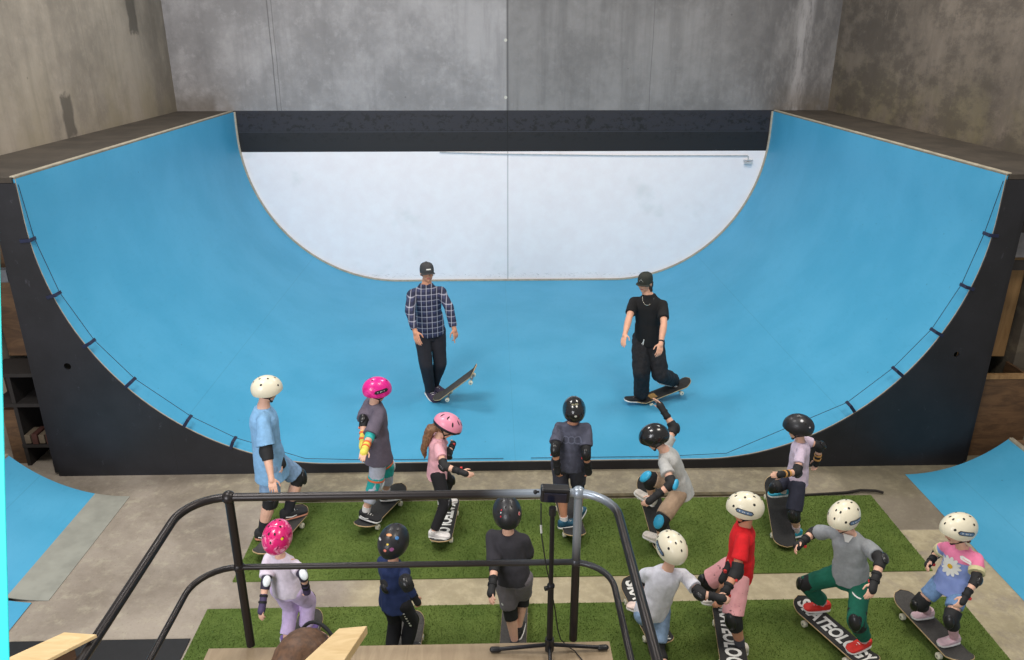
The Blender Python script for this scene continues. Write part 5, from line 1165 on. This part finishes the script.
PB = m_split('pink_blue_cotton', S(126, 148, 214), S(236, 120, 164), .68)
a = Person('K13', 'small child in cream helmet and pink and blue shirt with a daisy print', GK, skin='c')
a.body().hair(HB, 'curly').helmet(CREAM, badge=BAD, badge_side=-1).shirt(PB, .016, .022, -.20, .62, .044, cuff=mat('pale_yellow_cuff', S(214, 206, 160), .85))
R_, F_, U_ = frame(a.p['a']); ctr = a.pe.lerp(a.nk, .56) + F_ * .13 + R_ * .035 - a.org
for i in range(12):
    an = 2 * PI * i / 12; vs, fs = disc_geo(.015, 12, 2.2, .046 * math.cos(an), .046 * math.sin(an), an); decal('daisy_petal', vs, fs, a.sh, ctr, -R_, U_, [WHITE], a.sh, off=.006)
vs, fs = disc_geo(.019, 14); decal('daisy_centre', vs, fs, a.sh, ctr, -R_, U_, [mat('daisy_yellow', S(222, 176, 50), .7)], a.sh, off=.008)
vs, fs = shape_grid(.095, .026, 8, 3, .2); c2 = a.nk - U_ * .055 + F_ * .12 - R_ * .045 - a.org; t_ = decal('name_sticker', vs, fs, a.sh, c2, -R_ - U_ * .35, U_, [WHITE], a.sh, off=.009)
vs, fs = shape_grid(.055, .003, 8, 3, .2); decal('name_writing', vs, fs, a.sh, c2, -R_ - U_ * .35, U_, [mat('pink_ink', S(220, 130, 150), .7)], t_, off=.0105)
a.bottoms(cl('pale_blue_denim', 110, 142, 184, .15), .62, .062, .056, 'denim_shorts').kneepads(rr=.052, hl=.085).elbowpads(tab=None).guards(tab=REDT).sock(mat('dusty_pink_sock', S(214, 172, 180), .9), .5).shoes(mat('pale_pink_canvas', S(228, 196, 204), .7))

# onlooker on the platform, only the crown of the head is in view
hx = V((-.838, -5.477, 2.63)); pz = 1.155
q = dict(H=1.62, a=10, sa=10, hy=35, hp=12, fl=10, fr=10, pe=hx + V((0, -.05, -.62)), nk=hx + V((0, -.03, -.18)), hd=hx, ls=hx + V((-.16, -.06, -.22)), rs=hx + V((.16, 0, -.22)), lh=hx + V((-.09, -.06, -.65)), rh=hx + V((.09, -.03, -.65)),
    le=hx + V((-.21, -.04, -.48)), re=hx + V((.22, 0, -.48)), lw=hx + V((-.18, .14, -.58)), rw=hx + V((.18, .16, -.58)), lk=V((-.93, -5.48, 1.62)), rk=V((-.75, -5.46, 1.62)), la=V((-.93, -5.54, 1.235)), ra=V((-.75, -5.52, 1.235)))
POSE['P']['O'] = {k_: (list(v_) if isinstance(v_, V) else v_) for k_, v_ in q.items()}
a = Person('O', 'brown haired person standing below the camera, only the crown of the head showing', None, True, 'a')
a.body().hair(HB, 'full').shirt(cl('dark_shirt', 40, 40, 46), .012, .010, -.14, .7, .036); a.bottoms(cl('dark_trousers', 40, 42, 50), 1.95, .058, .042, 'trousers').shoes(BS)
k = MB(); c = a.hd - a.org; R, F, U = a.HR, a.HF, a.HU; pts = []
for i in range(17): t = PI * i / 16; pts.append(c + a.org + R * (.088 * math.cos(t)) + U * (.096 * math.sin(t) + .026) + F * .045)
k.tube(pts, .006, 8); k.build('head_band', STRAP, a.root, a.org)
k = MB(); sh_ = a.rs
for q_ in (1,): k.tube([sh_ + V((-.08, -.16, -.10)), sh_ + V((-.06, -.08, .045)), sh_ + V((-.05, .0, .065)), sh_ + V((-.05, .09, .02)), sh_ + V((-.05, .13, -.10)), sh_ + V((-.05, .10, -.25))], .024, 10)
k.build('bag_strap', STRAP, a.root, a.org)
